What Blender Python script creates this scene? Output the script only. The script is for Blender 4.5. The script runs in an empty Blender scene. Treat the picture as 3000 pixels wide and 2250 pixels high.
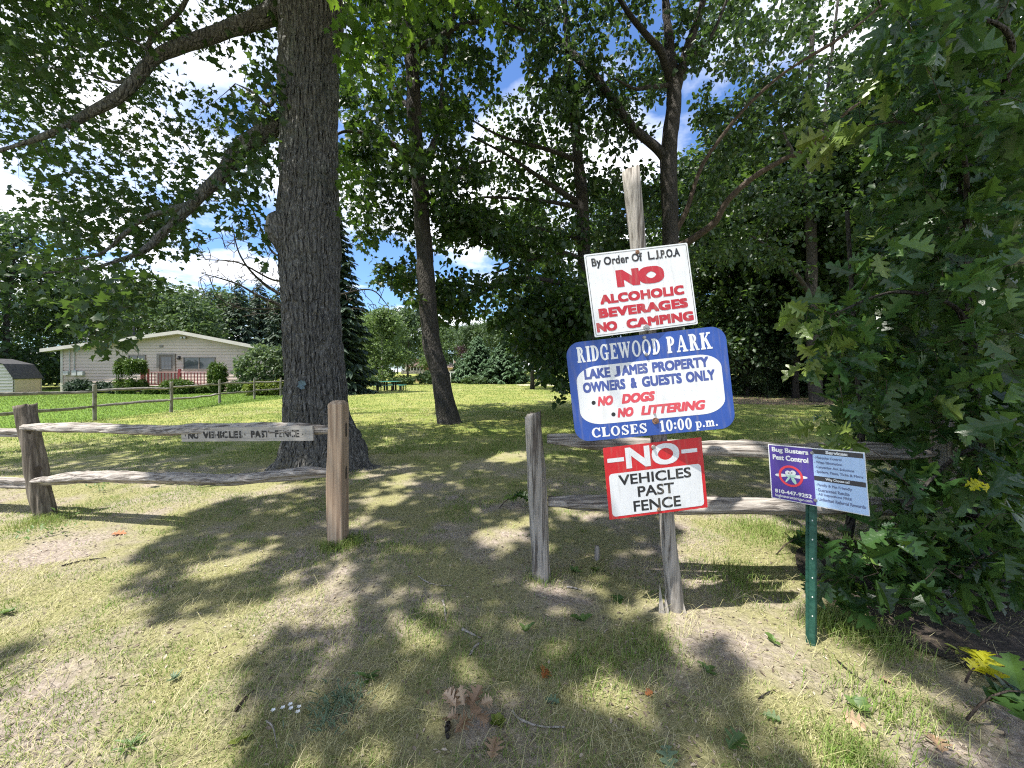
import bpy, math, random
import numpy as np
from mathutils import Vector, Matrix, noise as mnoise

SC = bpy.context.scene
COL = SC.collection
R = math.radians
random.seed(5)
RNG = np.random.default_rng(11)

# ------------------------------------------------------------------ camera
F = 1127.0                       # focal length in photo pixels (3000 wide)
CAMH = 1.5
cam_d = bpy.data.cameras.new("camera")
cam = bpy.data.objects.new("camera", cam_d)
COL.objects.link(cam)
cam.location = (0, 0, CAMH)
cam.rotation_euler = (R(90), 0, 0)
cam_d.sensor_width = 36.0
cam_d.lens = 36.0 * F / 3000.0
cam_d.shift_y = -35.0 / 3000.0
cam_d.clip_start = 0.05
cam_d.clip_end = 3000
SC.camera = cam

# ------------------------------------------------------------------ light
SA, SB = 0.42, 0.22              # shadow travel per metre of height (x, y)
sun_dir = Vector((-SA, -SB, 1.0)).normalized()
ELEV = math.asin(sun_dir.z)
sd = bpy.data.lights.new("sun", 'SUN')
sd.energy = 4.6
sd.angle = R(0.53)
sd.color = (1.0, 0.955, 0.88)
so = bpy.data.objects.new("sun", sd)
COL.objects.link(so)
so.rotation_euler = (-sun_dir).to_track_quat('-Z', 'Y').to_euler()
so.location = (-20, -10, 50)

W = bpy.data.worlds.new("World")
SC.world = W
W.use_nodes = True
wn, wl = W.node_tree.nodes, W.node_tree.links
wn.clear()
out = wn.new('ShaderNodeOutputWorld')
bg = wn.new('ShaderNodeBackground')
bg.inputs['Strength'].default_value = 0.115
sky = wn.new('ShaderNodeTexSky')
sky.sky_type = 'NISHITA'
sky.sun_disc = False
sky.sun_elevation = ELEV
sky.sun_rotation = math.atan2(sun_dir.x, sun_dir.y)
sky.air_density = 1.0
sky.dust_density = 0.6
sky.ozone_density = 2.2
tc = wn.new('ShaderNodeTexCoord')
sep = wn.new('ShaderNodeSeparateXYZ')
wl.new(tc.outputs['Generated'], sep.inputs[0])
zz = wn.new('ShaderNodeMath'); zz.operation = 'ADD'; zz.inputs[1].default_value = 0.16
wl.new(sep.outputs['Z'], zz.inputs[0])
zm = wn.new('ShaderNodeMath'); zm.operation = 'MAXIMUM'; zm.inputs[1].default_value = 0.05
wl.new(zz.outputs[0], zm.inputs[0])
dx = wn.new('ShaderNodeMath'); dx.operation = 'DIVIDE'
dy = wn.new('ShaderNodeMath'); dy.operation = 'DIVIDE'
wl.new(sep.outputs['X'], dx.inputs[0]); wl.new(zm.outputs[0], dx.inputs[1])
wl.new(sep.outputs['Y'], dy.inputs[0]); wl.new(zm.outputs[0], dy.inputs[1])
cmb = wn.new('ShaderNodeCombineXYZ')
wl.new(dx.outputs[0], cmb.inputs[0]); wl.new(dy.outputs[0], cmb.inputs[1])
cmb.inputs[2].default_value = 28.3
cn = wn.new('ShaderNodeTexNoise')
cn.inputs['Scale'].default_value = 1.25
cn.inputs['Detail'].default_value = 8
cn.inputs['Roughness'].default_value = 0.56
cn.inputs['Distortion'].default_value = 0.25
wl.new(cmb.outputs[0], cn.inputs['Vector'])
cr = wn.new('ShaderNodeValToRGB')
cr.color_ramp.elements[0].position = 0.45
cr.color_ramp.elements[1].position = 0.56
wl.new(cn.outputs['Fac'], cr.inputs[0])
cn2 = wn.new('ShaderNodeTexNoise')
cn2.inputs['Scale'].default_value = 3.1
cn2.inputs['Detail'].default_value = 5
wl.new(cmb.outputs[0], cn2.inputs['Vector'])
cr2 = wn.new('ShaderNodeValToRGB')
cr2.color_ramp.elements[0].position = 0.3
cr2.color_ramp.elements[0].color = (4.6, 4.9, 5.6, 1)
cr2.color_ramp.elements[1].position = 0.62
cr2.color_ramp.elements[1].color = (8.2, 8.3, 8.6, 1)
wl.new(cn2.outputs['Fac'], cr2.inputs[0])
mx = wn.new('ShaderNodeMix'); mx.data_type = 'RGBA'
wl.new(cr.outputs['Color'], mx.inputs['Factor'])
tint = wn.new('ShaderNodeMix'); tint.data_type = 'RGBA'; tint.blend_type = 'MULTIPLY'; tint.inputs[0].default_value = 1
wl.new(sky.outputs[0], tint.inputs[6]); tint.inputs[7].default_value = (.68, .86, 1.12, 1)
wl.new(tint.outputs[2], mx.inputs[6])
wl.new(cr2.outputs['Color'], mx.inputs[7])
wl.new(mx.outputs[2], bg.inputs['Color'])
wl.new(bg.outputs[0], out.inputs['Surface'])

vs = SC.view_settings
vs.view_transform = 'Standard'
vs.look = 'None'
vs.gamma = 1
vs.use_curve_mapping = False
vs.exposure = 1.05
SC.cycles.max_bounces = 7
SC.cycles.transparent_max_bounces = 8
SC.cycles.sample_clamp_indirect = 6
SC.cycles.use_denoising = False
SC.cycles.filter_width = 1.15

# ------------------------------------------------------------------ helpers
def P(px, py, Y):
    """photo pixel at depth Y -> world point"""
    return np.array([(px - 1500) / F * Y, Y, CAMH - (py - 1090) / F * Y])

def G(px, py):
    Y = CAMH * F / (py - 1090)
    return np.array([(px - 1500) / F * Y, Y, 0.0])

def smooth(a, b, x):
    t = np.clip((x - a) / (b - a), 0, 1)
    return t * t * (3 - 2 * t)

def _h(ix, iy, iz, seed):
    n = (ix * 374761393 + iy * 668265263 + iz * 2147483647 + seed * 1274126177) & 0xffffffff
    n = ((n ^ (n >> 13)) * 1274126177) & 0xffffffff
    return ((n ^ (n >> 16)) & 0xffff) / 65535.0

def vnoise(p, seed=0):
    p = np.asarray(p, dtype=float)
    i = np.floor(p).astype(np.int64)
    f = p - i
    f = f * f * (3 - 2 * f)
    r = 0
    for a in (0, 1):
        for b in (0, 1):
            for c in (0, 1):
                w = (f[:, 0] if a else 1 - f[:, 0]) * (f[:, 1] if b else 1 - f[:, 1]) * (f[:, 2] if c else 1 - f[:, 2])
                r = r + w * _h(i[:, 0] + a, i[:, 1] + b, i[:, 2] + c, seed)
    return r

def v2(x, y, s, seed=0):
    x = np.atleast_1d(np.asarray(x, float)); y = np.atleast_1d(np.asarray(y, float))
    return vnoise(np.stack([x / s, y / s, np.zeros_like(x)], 1), seed)

def gh(x, y):
    x = np.atleast_1d(np.asarray(x, float)); y = np.atleast_1d(np.asarray(y, float))
    near = np.clip(1 - y / 30.0, 0, 1)
    r = (v2(x, y, 0.9, 3) - .5) * 0.03 * near + (v2(x, y, 0.22, 4) - .5) * 0.012 * np.clip(1 - y / 8.0, 0, 1)
    return r + 1.25 * smooth(58, 72, y)

def inpoly(px, py, poly):
    ins = np.zeros(len(px), bool)
    n = len(poly)
    for k in range(n):
        x1, y1 = poly[k]; x2, y2 = poly[(k + 1) % n]
        c = (y1 > py) != (y2 > py)
        with np.errstate(divide='ignore', invalid='ignore'):
            xi = (x2 - x1) * (py - y1) / ((y2 - y1) if y2 != y1 else 1e-9) + x1
        ins ^= c & (px < xi)
    return ins

# ---- where the photo shows sun on the ground (photo pixels)
SUNNY = [
    [(-900, 1095), (836, 1095), (836, 1203), (560, 1226), (350, 1245), (200, 1243), (0, 1262), (-900, 1290)],
    [(858, 1095), (1665, 1095), (1665, 1146), (1519, 1152), (1400, 1163), (1339, 1172), (1300, 1196), (1040, 1192), (858, 1195)],
    [(-300, 1385), (60, 1395), (420, 1412), (700, 1405), (930, 1412), (960, 1440), (800, 1450), (640, 1475), (500, 1545), (420, 1600), (370, 1650), (430, 1680), (390, 1720),
     (400, 1815), (440, 1832), (560, 1825), (700, 1770), (860, 1725), (950, 1690), (975, 1620), (1030, 1560), (1060, 1600), (1040, 1680), (1000, 1740), (900, 1840), (800, 1880),
     (740, 1940), (745, 2000), (690, 2090), (850, 2150), (900, 2260), (900, 2420), (-300, 2420)],
    [(590, 1655), (800, 1585), (850, 1600), (700, 1680), (600, 1690)],
    [(420, 1282), (560, 1278), (560, 1300), (430, 1304)],
    [(1060, 1440), (1180, 1430), (1210, 1470), (1120, 1500), (1050, 1490)],
    [(1380, 1555), (1500, 1545), (1540, 1600), (1490, 1650), (1400, 1610)],
    [(1980, 1500), (2200, 1490), (2360, 1530), (2380, 1600), (2390, 1800), (2560, 1900), (2700, 2000), (2860, 2080), (2900, 2300), (2450, 2330), (2300, 2240), (2330, 2160),
     (2250, 2080), (2160, 2030), (2120, 1960), (2180, 1900), (2120, 1850), (1990, 1830), (1940, 1790), (1980, 1740), (2000, 1640)],
    [(1690, 2010), (1900, 1985), (1930, 2060), (1850, 2130), (1740, 2100)],
    [(1960, 1790), (2090, 1850), (2000, 1880), (1850, 1850)],
    [(1540, 1690), (1680, 1720), (1780, 1710), (1700, 1760), (1560, 1740)],
    [(1380, 1318), (1560, 1322), (1560, 1362), (1400, 1352)],
    [(1090, 1280), (1180, 1285), (1150, 1310), (1080, 1305)],
]
DARK = [(2640, 1740), (3300, 1600), (3300, 2120), (2900, 2040), (2760, 1960)]
SHADY = [[(-80, 1900), (30, 1905), (52, 1960), (20, 2030), (-80, 2040)]]

def shadow_px(p):
    z = p[:, 2]
    gx = p[:, 0] + SA * z
    gy = p[:, 1] + SB * z
    ok = gy > 1.25
    gs = np.where(ok, gy, 1.25)
    return 1500 + F * gx / gs, 1090 + CAMH * F / gs, ok, gx, gy

def lit(p, dapple=0.72, wob=0.18):
    """True where a leaf at p would shade ground or a sign that stands in the sun"""
    px, py, ok, gx, gy = shadow_px(p)
    # wobble the edge in metres, then back to pixels
    wob = wob * np.clip(gy / 4.5, .25, 1)
    wx = gx + (v2(gx, gy, .45, 21) - .5) * wob * 2 + (v2(gx, gy, .16, 22) - .5) * wob
    wy = gy + (v2(gx, gy, .45, 23) - .5) * wob * 2 + (v2(gx, gy, .16, 24) - .5) * wob
    wy = np.maximum(wy, 1.2)
    qx = 1500 + F * wx / wy; qy = 1090 + CAMH * F / wy
    r = np.zeros(len(p), bool)
    for pl in SUNNY:
        r |= inpoly(qx, qy, pl)
    for pl in SHADY:
        r &= ~inpoly(px, py, pl)
    r &= ok
    dk = inpoly(px, py, DARK) & ok
    if dapple is not None:
        r |= (v2(gx, gy, .7, 31) * .65 + v2(gx, gy, .23, 32) * .35) > dapple
    # beams to the signs
    for (yy, x0, x1, z0, z1) in ((2.29, .2, 1.42, .85, 2.15), (2.05, 1.42, 1.8, .7, 1.3), (3.35, -1.66, -1.4, .1, .75), (2.3, .6, .8, 2.1, 2.7)):
        t = (yy - p[:, 1]) / SB
        xs = p[:, 0] + SA * t
        zs = p[:, 2] - t
        r |= (t > .05) & (xs > x0) & (xs < x1) & (zs > z0) & (zs < z1)
    t = (5.2 - p[:, 1]) / SB; xs = p[:, 0] + SA * t; zs = p[:, 2] - t
    r |= (t > .5) & (xs > -2.6) & (xs < .3) & (zs > 5.4) & (zs < 7.6) & (v2(xs, zs, .4, 47) > .35)
    t = (2.4 - p[:, 1]) / SB; xs = p[:, 0] + SA * t; zs = p[:, 2] - t
    r |= (t > .8) & (xs > 1.6) & (xs < 4) & (zs > .1) & (zs < 4.6) & (v2(xs, zs, .5, 41) * .6 + v2(xs, zs, .2, 42) * .4 > .44) & ~dk
    return r

def px_of(p):
    y = np.maximum(p[:, 1], 1e-3)
    return 1500 + F * p[:, 0] / y, 1090 + F * (CAMH - p[:, 2]) / y

def link(o, parent=None):
    COL.objects.link(o)
    if parent is not None:
        o.parent = parent
    return o

def tag(o, label, cat, group=None, kind=None):
    if label: o['label'] = label
    if cat: o['category'] = cat
    if group: o['group'] = group
    if kind: o['kind'] = kind
    return o

def thing(name, label, cat, loc=(0, 0, 0), rz=0.0, group=None):
    o = bpy.data.objects.new(name, None)
    o.empty_display_size = .2
    link(o)
    o.location = tuple(float(c) for c in loc)
    o.rotation_euler = (0, 0, rz)
    return tag(o, label, cat, group)

def mk(name, V, loops, counts, mat, parent=None, smooth_=False, tint=None):
    """fast mesh"""
    V = np.ascontiguousarray(V, dtype=np.float32)
    loops = np.ascontiguousarray(loops, dtype=np.int32)
    counts = np.ascontiguousarray(counts, dtype=np.int32)
    me = bpy.data.meshes.new(name)
    me.vertices.add(len(V)); me.vertices.foreach_set('co', V.ravel())
    me.loops.add(len(loops)); me.loops.foreach_set('vertex_index', loops)
    me.polygons.add(len(counts))
    st = np.zeros(len(counts), np.int32); st[1:] = np.cumsum(counts)[:-1]
    me.polygons.foreach_set('loop_start', st)
    if smooth_:
        me.polygons.foreach_set('use_smooth', np.ones(len(counts), bool))
    if tint is not None:
        a = me.attributes.new('tint', 'FLOAT', 'POINT')
        a.data.foreach_set('value', np.ascontiguousarray(tint, dtype=np.float32))
    me.update(calc_edges=True)
    me.validate(verbose=False)
    if mat is not None:
        me.materials.append(mat)
    return link(bpy.data.objects.new(name, me), parent)

class MB:
    def __init__(s):
        s.v = []; s.f = []
    def add(s, V, Fc):
        b = len(s.v)
        s.v.extend([tuple(float(c) for c in p) for p in V])
        s.f.extend([tuple(int(i) + b for i in f) for f in Fc])
        return s
    def box(s, c, d, rot=None):
        hx, hy, hz = d[0] / 2, d[1] / 2, d[2] / 2
        V = [Vector((x, y, z)) for x in (-hx, hx) for y in (-hy, hy) for z in (-hz, hz)]
        if rot is not None:
            V = [rot @ p for p in V]
        V = [p + Vector(c) for p in V]
        return s.add(V, [(0, 1, 3, 2), (4, 6, 7, 5), (0, 4, 5, 1), (2, 3, 7, 6), (0, 2, 6, 4), (1, 5, 7, 3)])
    def b2(s, a, b):
        return s.box([(a[i] + b[i]) / 2 for i in range(3)], [abs(b[i] - a[i]) for i in range(3)])
    def tube(s, path, rad, n=8, disp=None, squash=None, phase=0):
        V, Fc = tube(path, rad, n, disp, squash, phase)
        return s.add(V, Fc)
    def cyl(s, c, r, h, n=16, axis='z'):
        c = np.array(c, float)
        ax = {'x': (1, 0, 0), 'y': (0, 1, 0), 'z': (0, 0, 1)}[axis]
        return s.tube([c, c + np.array(ax) * h], [r, r], n)
    def build(s, name, mat, parent=None, smooth_=False, bevel=0):
        me = bpy.data.meshes.new(name)
        me.from_pydata(s.v, [], s.f)
        if smooth_:
            me.polygons.foreach_set('use_smooth', np.ones(len(me.polygons), bool))
        me.update()
        if mat is not None: me.materials.append(mat)
        o = link(bpy.data.objects.new(name, me), parent)
        if bevel:
            m = o.modifiers.new('bevel', 'BEVEL'); m.width = bevel; m.segments = 2; m.limit_method = 'ANGLE'
        return o

def tube(path, rad, n=8, disp=None, squash=None, phase=0):
    path = np.asarray(path, float)
    m = len(path)
    rad = np.broadcast_to(np.asarray(rad, float), (m,))
    T = np.gradient(path, axis=0)
    T /= np.linalg.norm(T, axis=1)[:, None] + 1e-12
    ref = np.array([1.0, 0, 0]) if abs(T[0][0]) < .8 else np.array([0, 0, 1.0])
    N = ref - T[0] * ref.dot(T[0]); N /= np.linalg.norm(N)
    V = np.zeros((m * n, 3))
    ang = np.arange(n) * 2 * math.pi / n + phase
    for i in range(m):
        N = N - T[i] * N.dot(T[i]); N /= np.linalg.norm(N) + 1e-12
        B = np.cross(T[i], N)
        r = np.full(n, rad[i])
        if squash is not None: r = r * squash(ang, i / (m - 1))
        V[i * n:(i + 1) * n] = path[i] + (np.cos(ang) * r)[:, None] * N + (np.sin(ang) * r)[:, None] * B
    if disp is not None:
        V = disp(V, np.repeat(path, n, axis=0))
    Fc = []
    for i in range(m - 1):
        for k in range(n):
            a = i * n + k; b = i * n + (k + 1) % n
            Fc.append((a, b, b + n, a + n))
    Fc.append(tuple(reversed(range(n))))
    Fc.append(tuple(range((m - 1) * n, m * n)))
    return V, Fc

def spline(pts, k=6):
    """catmull-rom through pts (n,d)"""
    p = np.asarray(pts, float)
    q = np.vstack([2 * p[0] - p[1], p, 2 * p[-1] - p[-2]])
    o = []
    for i in range(1, len(q) - 2):
        for t in np.linspace(0, 1, k, endpoint=False):
            a, b, c, d = q[i - 1], q[i], q[i + 1], q[i + 2]
            o.append(.5 * ((2 * b) + (-a + c) * t + (2 * a - 5 * b + 4 * c - d) * t * t + (-a + 3 * b - 3 * c + d) * t ** 3))
    o.append(p[-1])
    return np.array(o)

# ------------------------------------------------------------------ materials
MATS = {}
def newmat(name):
    m = bpy.data.materials.new(name); m.use_nodes = True
    n = m.node_tree.nodes; n.clear()
    o = n.new('ShaderNodeOutputMaterial')
    p = n.new('ShaderNodeBsdfPrincipled')
    m.node_tree.links.new(p.outputs[0], o.inputs['Surface'])
    MATS[name] = m
    return m, n, m.node_tree.links, p, o

def nm(name, c1, c2, scale=8, stretch=(1, 1, 1), rough=.7, bump=.0, bscale=None, metal=0, detail=6, c3=None, spec=.5, lo=.35, hi=.65, dist=0.01):
    m, n, l, p, o = newmat(name)
    t = n.new('ShaderNodeTexCoord')
    mp = n.new('ShaderNodeMapping'); mp.inputs['Scale'].default_value = stretch
    l.new(t.outputs['Object'], mp.inputs[0])
    no = n.new('ShaderNodeTexNoise'); no.inputs['Scale'].default_value = scale; no.inputs['Detail'].default_value = detail
    no.inputs['Roughness'].default_value = .62
    l.new(mp.outputs[0], no.inputs['Vector'])
    r = n.new('ShaderNodeValToRGB')
    r.color_ramp.elements[0].position = lo; r.color_ramp.elements[0].color = (*c1, 1)
    r.color_ramp.elements[1].position = hi; r.color_ramp.elements[1].color = (*c2, 1)
    if c3:
        e = r.color_ramp.elements.new((lo + hi) / 2); e.color = (*c3, 1)
    l.new(no.outputs['Fac'], r.inputs[0])
    l.new(r.outputs['Color'], p.inputs['Base Color'])
    p.inputs['Roughness'].default_value = rough
    p.inputs['Metallic'].default_value = metal
    p.inputs['Specular IOR Level'].default_value = spec
    if bump:
        b = n.new('ShaderNodeBump'); b.inputs['Strength'].default_value = bump; b.inputs['Distance'].default_value = dist
        if bscale:
            n2 = n.new('ShaderNodeTexNoise'); n2.inputs['Scale'].default_value = bscale; n2.inputs['Detail'].default_value = 6
            l.new(mp.outputs[0], n2.inputs['Vector']); l.new(n2.outputs['Fac'], b.inputs['Height'])
        else:
            l.new(no.outputs['Fac'], b.inputs['Height'])
        l.new(b.outputs[0], p.inputs['Normal'])
    return m

def leafmat(name, stops, trans=.45, tcol=(.16, .27, .03), rough=.45, spec=.5):
    """leaf: colour by the per-leaf tint attribute, plus light passing through"""
    m, n, l, p, o = newmat(name)
    a = n.new('ShaderNodeAttribute'); a.attribute_name = 'tint'
    r = n.new('ShaderNodeValToRGB')
    el = r.color_ramp.elements
    el[0].position = 0; el[0].color = (*stops[0], 1)
    el[1].position = 1; el[1].color = (*stops[-1], 1)
    for k in range(1, len(stops) - 1):
        e = el.new(k / (len(stops) - 1)); e.color = (*stops[k], 1)
    l.new(a.outputs['Fac'], r.inputs[0])
    l.new(r.outputs['Color'], p.inputs['Base Color'])
    p.inputs['Roughness'].default_value = rough
    p.inputs['Specular IOR Level'].default_value = spec
    if trans > 0:
        t = n.new('ShaderNodeBsdfTranslucent')
        mm = n.new('ShaderNodeMix'); mm.data_type = 'RGBA'; mm.blend_type = 'MIX'
        mm.inputs[0].default_value = .6
        l.new(r.outputs['Color'], mm.inputs[6]); mm.inputs[7].default_value = (*tcol, 1)
        l.new(mm.outputs[2], t.inputs['Color'])
        s = n.new('ShaderNodeMixShader'); s.inputs[0].default_value = trans
        l.new(p.outputs[0], s.inputs[1]); l.new(t.outputs[0], s.inputs[2])
        l.new(s.outputs[0], o.inputs['Surface'])
    return m

def barkmat(name, c1, c2, vs_=(9, 9, 1.6), depth=.03, moss=None):
    m, n, l, p, o = newmat(name)
    t = n.new('ShaderNodeTexCoord')
    nz = n.new('ShaderNodeTexNoise'); nz.inputs['Scale'].default_value = 3.0; nz.inputs['Detail'].default_value = 3
    l.new(t.outputs['Object'], nz.inputs['Vector'])
    ad = n.new('ShaderNodeMix'); ad.data_type = 'RGBA'; ad.blend_type = 'LINEAR_LIGHT'; ad.inputs[0].default_value = .10
    l.new(t.outputs['Object'], ad.inputs[6]); l.new(nz.outputs['Color'], ad.inputs[7])
    mp = n.new('ShaderNodeMapping'); mp.inputs['Scale'].default_value = vs_
    l.new(ad.outputs[2], mp.inputs[0])
    v = n.new('ShaderNodeTexVoronoi'); v.feature = 'DISTANCE_TO_EDGE'; v.inputs['Scale'].default_value = 1.9
    l.new(mp.outputs[0], v.inputs['Vector'])
    vr = n.new('ShaderNodeValToRGB'); vr.color_ramp.elements[0].position = 0.0; vr.color_ramp.elements[1].position = .28
    l.new(v.outputs['Distance'], vr.inputs[0])
    fn = n.new('ShaderNodeTexNoise'); fn.inputs['Scale'].default_value = 5.5; fn.inputs['Detail'].default_value = 8; fn.inputs['Roughness'].default_value = .7
    l.new(mp.outputs[0], fn.inputs['Vector'])
    h = n.new('ShaderNodeMath'); h.operation = 'MULTIPLY_ADD'; h.inputs[1].default_value = .55
    l.new(fn.outputs['Fac'], h.inputs[0]); l.new(vr.outputs['Color'], h.inputs[2])
    r = n.new('ShaderNodeValToRGB')
    r.color_ramp.elements[0].position = .35; r.color_ramp.elements[0].color = (*c1, 1)
    r.color_ramp.elements[1].position = .68; r.color_ramp.elements[1].color = (*c2, 1)
    l.new(fn.outputs['Fac'], r.inputs[0])
    col = r.outputs['Color']
    if moss:
        n3 = n.new('ShaderNodeTexNoise'); n3.inputs['Scale'].default_value = 1.3; n3.inputs['Detail'].default_value = 6
        l.new(t.outputs['Object'], n3.inputs['Vector'])
        r3 = n.new('ShaderNodeValToRGB'); r3.color_ramp.elements[0].position = .55; r3.color_ramp.elements[1].position = .72
        l.new(n3.outputs['Fac'], r3.inputs[0])
        mc = n.new('ShaderNodeMix'); mc.data_type = 'RGBA'
        l.new(r3.outputs['Color'], mc.inputs[0]); l.new(col, mc.inputs[6]); mc.inputs[7].default_value = (*moss, 1)
        col = mc.outputs[2]
    n4 = n.new('ShaderNodeTexNoise'); n4.inputs['Scale'].default_value = 26; n4.inputs['Detail'].default_value = 5; n4.inputs['Roughness'].default_value = .7
    l.new(t.outputs['Object'], n4.inputs['Vector'])
    r4 = n.new('ShaderNodeValToRGB'); r4.color_ramp.elements[0].position = .58; r4.color_ramp.elements[0].color = (0, 0, 0, 1); r4.color_ramp.elements[1].position = .70; r4.color_ramp.elements[1].color = (.75, .75, .75, 1)
    l.new(n4.outputs['Fac'], r4.inputs[0])
    m4 = n.new('ShaderNodeMix'); m4.data_type = 'RGBA'; l.new(r4.outputs['Color'], m4.inputs[0]); l.new(col, m4.inputs[6]); m4.inputs[7].default_value = (*(min(1, x * 1.9) for x in c2), 1)
    l.new(m4.outputs[2], p.inputs['Base Color'])
    p.inputs['Roughness'].default_value = .9
    p.inputs['Specular IOR Level'].default_value = .2
    b = n.new('ShaderNodeBump'); b.inputs['Strength'].default_value = 1.0; b.inputs['Distance'].default_value = depth
    l.new(h.outputs[0], b.inputs['Height']); l.new(b.outputs[0], p.inputs['Normal'])
    return m

BARK_OAK = barkmat('oak_bark', (.05, .049, .046), (.25, .245, .23), (9, 9, 1.5), .045, moss=(.13, .135, .12))
BARK_GREY = barkmat('grey_bark', (.03, .027, .024), (.115, .105, .092), (13, 13, 2.4), .03)
BARK_BROWN = barkmat('brown_bark', (.045, .034, .028), (.15, .115, .09), (16, 16, 3), .015)
BARK_PALE = barkmat('pale_bark', (.25, .23, .20), (.5, .48, .44), (10, 10, 10), .004)
TWIG = nm('twig_bark', (.03, .025, .02), (.08, .066, .052), 9, (1, 1, 1), .9)

L_OAK = leafmat('oak_leaf', [(.017, .042, .017), (.03, .064, .021), (.052, .095, .027)], .43, (.14, .24, .03), .45)
L_DARK = leafmat('dark_maple_leaf', [(.015, .038, .012), (.026, .06, .016), (.05, .10, .022)], .36, (.12, .22, .02), .42)
L_GLOW = leafmat('backlit_leaf', [(.04, .09, .015), (.065, .14, .02), (.10, .19, .03)], .55, (.26, .42, .03), .45)  # brighter oak leaf; the backlight glow is put into its colour
L_MID = leafmat('mid_green_leaf', [(.02, .045, .017), (.036, .072, .024), (.06, .11, .034)], .36, (.11, .2, .03), .42)
L_NEAR = leafmat('glossy_oak_leaf', [(.009, .028, .011), (.02, .058, .017), (.042, .10, .025), (.11, .20, .042), (.20, .235, .055)], .32, (.18, .31, .035), .33, .5)
_n = L_NEAR.node_tree.nodes; _l = L_NEAR.node_tree.links
_p = [x for x in _n if x.type == 'BSDF_PRINCIPLED'][0]
_t = _n.new('ShaderNodeTexCoord'); _q = _n.new('ShaderNodeTexNoise'); _q.inputs['Scale'].default_value = 26; _q.inputs['Detail'].default_value = 4
_b = _n.new('ShaderNodeBump'); _b.inputs['Strength'].default_value = .55; _b.inputs['Distance'].default_value = .012
_l.new(_t.outputs['Object'], _q.inputs['Vector']); _l.new(_q.outputs['Fac'], _b.inputs['Height']); _l.new(_b.outputs[0], _p.inputs['Normal'])
L_YEL = leafmat('yellow_oak_leaf', [(.42, .40, .02), (.62, .62, .04)], .4, (.7, .72, .04), .4)
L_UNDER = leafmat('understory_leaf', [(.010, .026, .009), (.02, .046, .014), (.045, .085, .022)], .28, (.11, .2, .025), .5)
L_FAR = leafmat('far_leaf', [(.04, .075, .03), (.062, .11, .042), (.095, .15, .055)], .35, (.14, .22, .05), .6)
L_PALE = leafmat('birch_leaf', [(.075, .125, .04), (.11, .175, .055), (.15, .22, .07)], .42, (.2, .3, .07), .55)
L_SPRUCE = leafmat('spruce_needle', [(.022, .045, .026), (.036, .068, .038), (.06, .10, .055)], .12, (.06, .1, .03), .6)
L_PINE = leafmat('pine_needle', [(.05, .10, .045), (.075, .14, .06), (.10, .18, .075)], .2, (.1, .16, .04), .6)
L_TOP = leafmat('yew_needle', [(.035, .075, .012), (.065, .125, .016), (.11, .18, .022)], .25, (.14, .2, .02), .55)
L_BUSH = leafmat('lilac_leaf', [(.06, .10, .045), (.1, .15, .07), (.17, .22, .12)], .35, (.17, .25, .06), .5)
L_LIME = leafmat('lime_shrub_leaf', [(.1, .16, .025), (.17, .23, .04), (.25, .29, .06)], .35, (.25, .3, .04), .5)
L_PURP = leafmat('plum_leaf', [(.03, .018, .022), (.055, .03, .035)], .25, (.08, .03, .04), .5)
L_DRY = leafmat('dry_leaf', [(.22, .14, .085), (.36, .25, .16), (.52, .39, .27)], .15, (.4, .25, .12), .7)
L_CHIP = leafmat('bark_chip', [(.09, .068, .05), (.2, .155, .115), (.36, .29, .22), (.48, .42, .34)], .1, (.4, .3, .2), .8)
L_ORANGE = leafmat('orange_leaf', [(.36, .13, .04), (.5, .2, .07)], .2, (.5, .2, .05), .6)
L_WEED = leafmat('weed_leaf', [(.06, .12, .03), (.10, .18, .045), (.16, .25, .07)], .35, (.2, .32, .05), .5)
L_SAGE = leafmat('sage_weed_leaf', [(.12, .19, .11), (.2, .28, .18)], .3, (.15, .22, .1), .6)

WOOD_RAIL = nm('weathered_rail_wood', (.10, .086, .075), (.47, .435, .39), 9, (.22, 6, 6), .9, 1.0, None, detail=11, c3=(.32, .29, .26), spec=.2, dist=.016, lo=.38, hi=.62)
WOOD_POST = nm('weathered_post_wood', (.11, .094, .08), (.43, .39, .345), 9, (5, 5, .25), .9, 1.0, None, detail=11, c3=(.32, .295, .26), spec=.2, dist=.014, lo=.38, hi=.62)
WOOD_DARK = nm('old_brown_post_wood', (.085, .07, .055), (.27, .235, .19), 8, (5, 5, .3), .9, 1.0, None, detail=10, c3=(.165, .14, .112), spec=.2, dist=.012)
WOOD_FAR = nm('far_fence_wood', (.13, .12, .10), (.28, .26, .225), 3, (2, 2, 2), .9, .3)
CEDAR = nm('cedar_post_wood', (.25, .17, .115), (.50, .39, .285), 5, (9, 9, .35), .75, .25, None, detail=8, c3=(.40, .29, .20), spec=.25, dist=.004)
WOOD_PLANK = nm('grey_plank', (.27, .25, .22), (.46, .43, .39), 6, (.6, 6, 6), .85, .4, None, detail=8, dist=.004)

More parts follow.
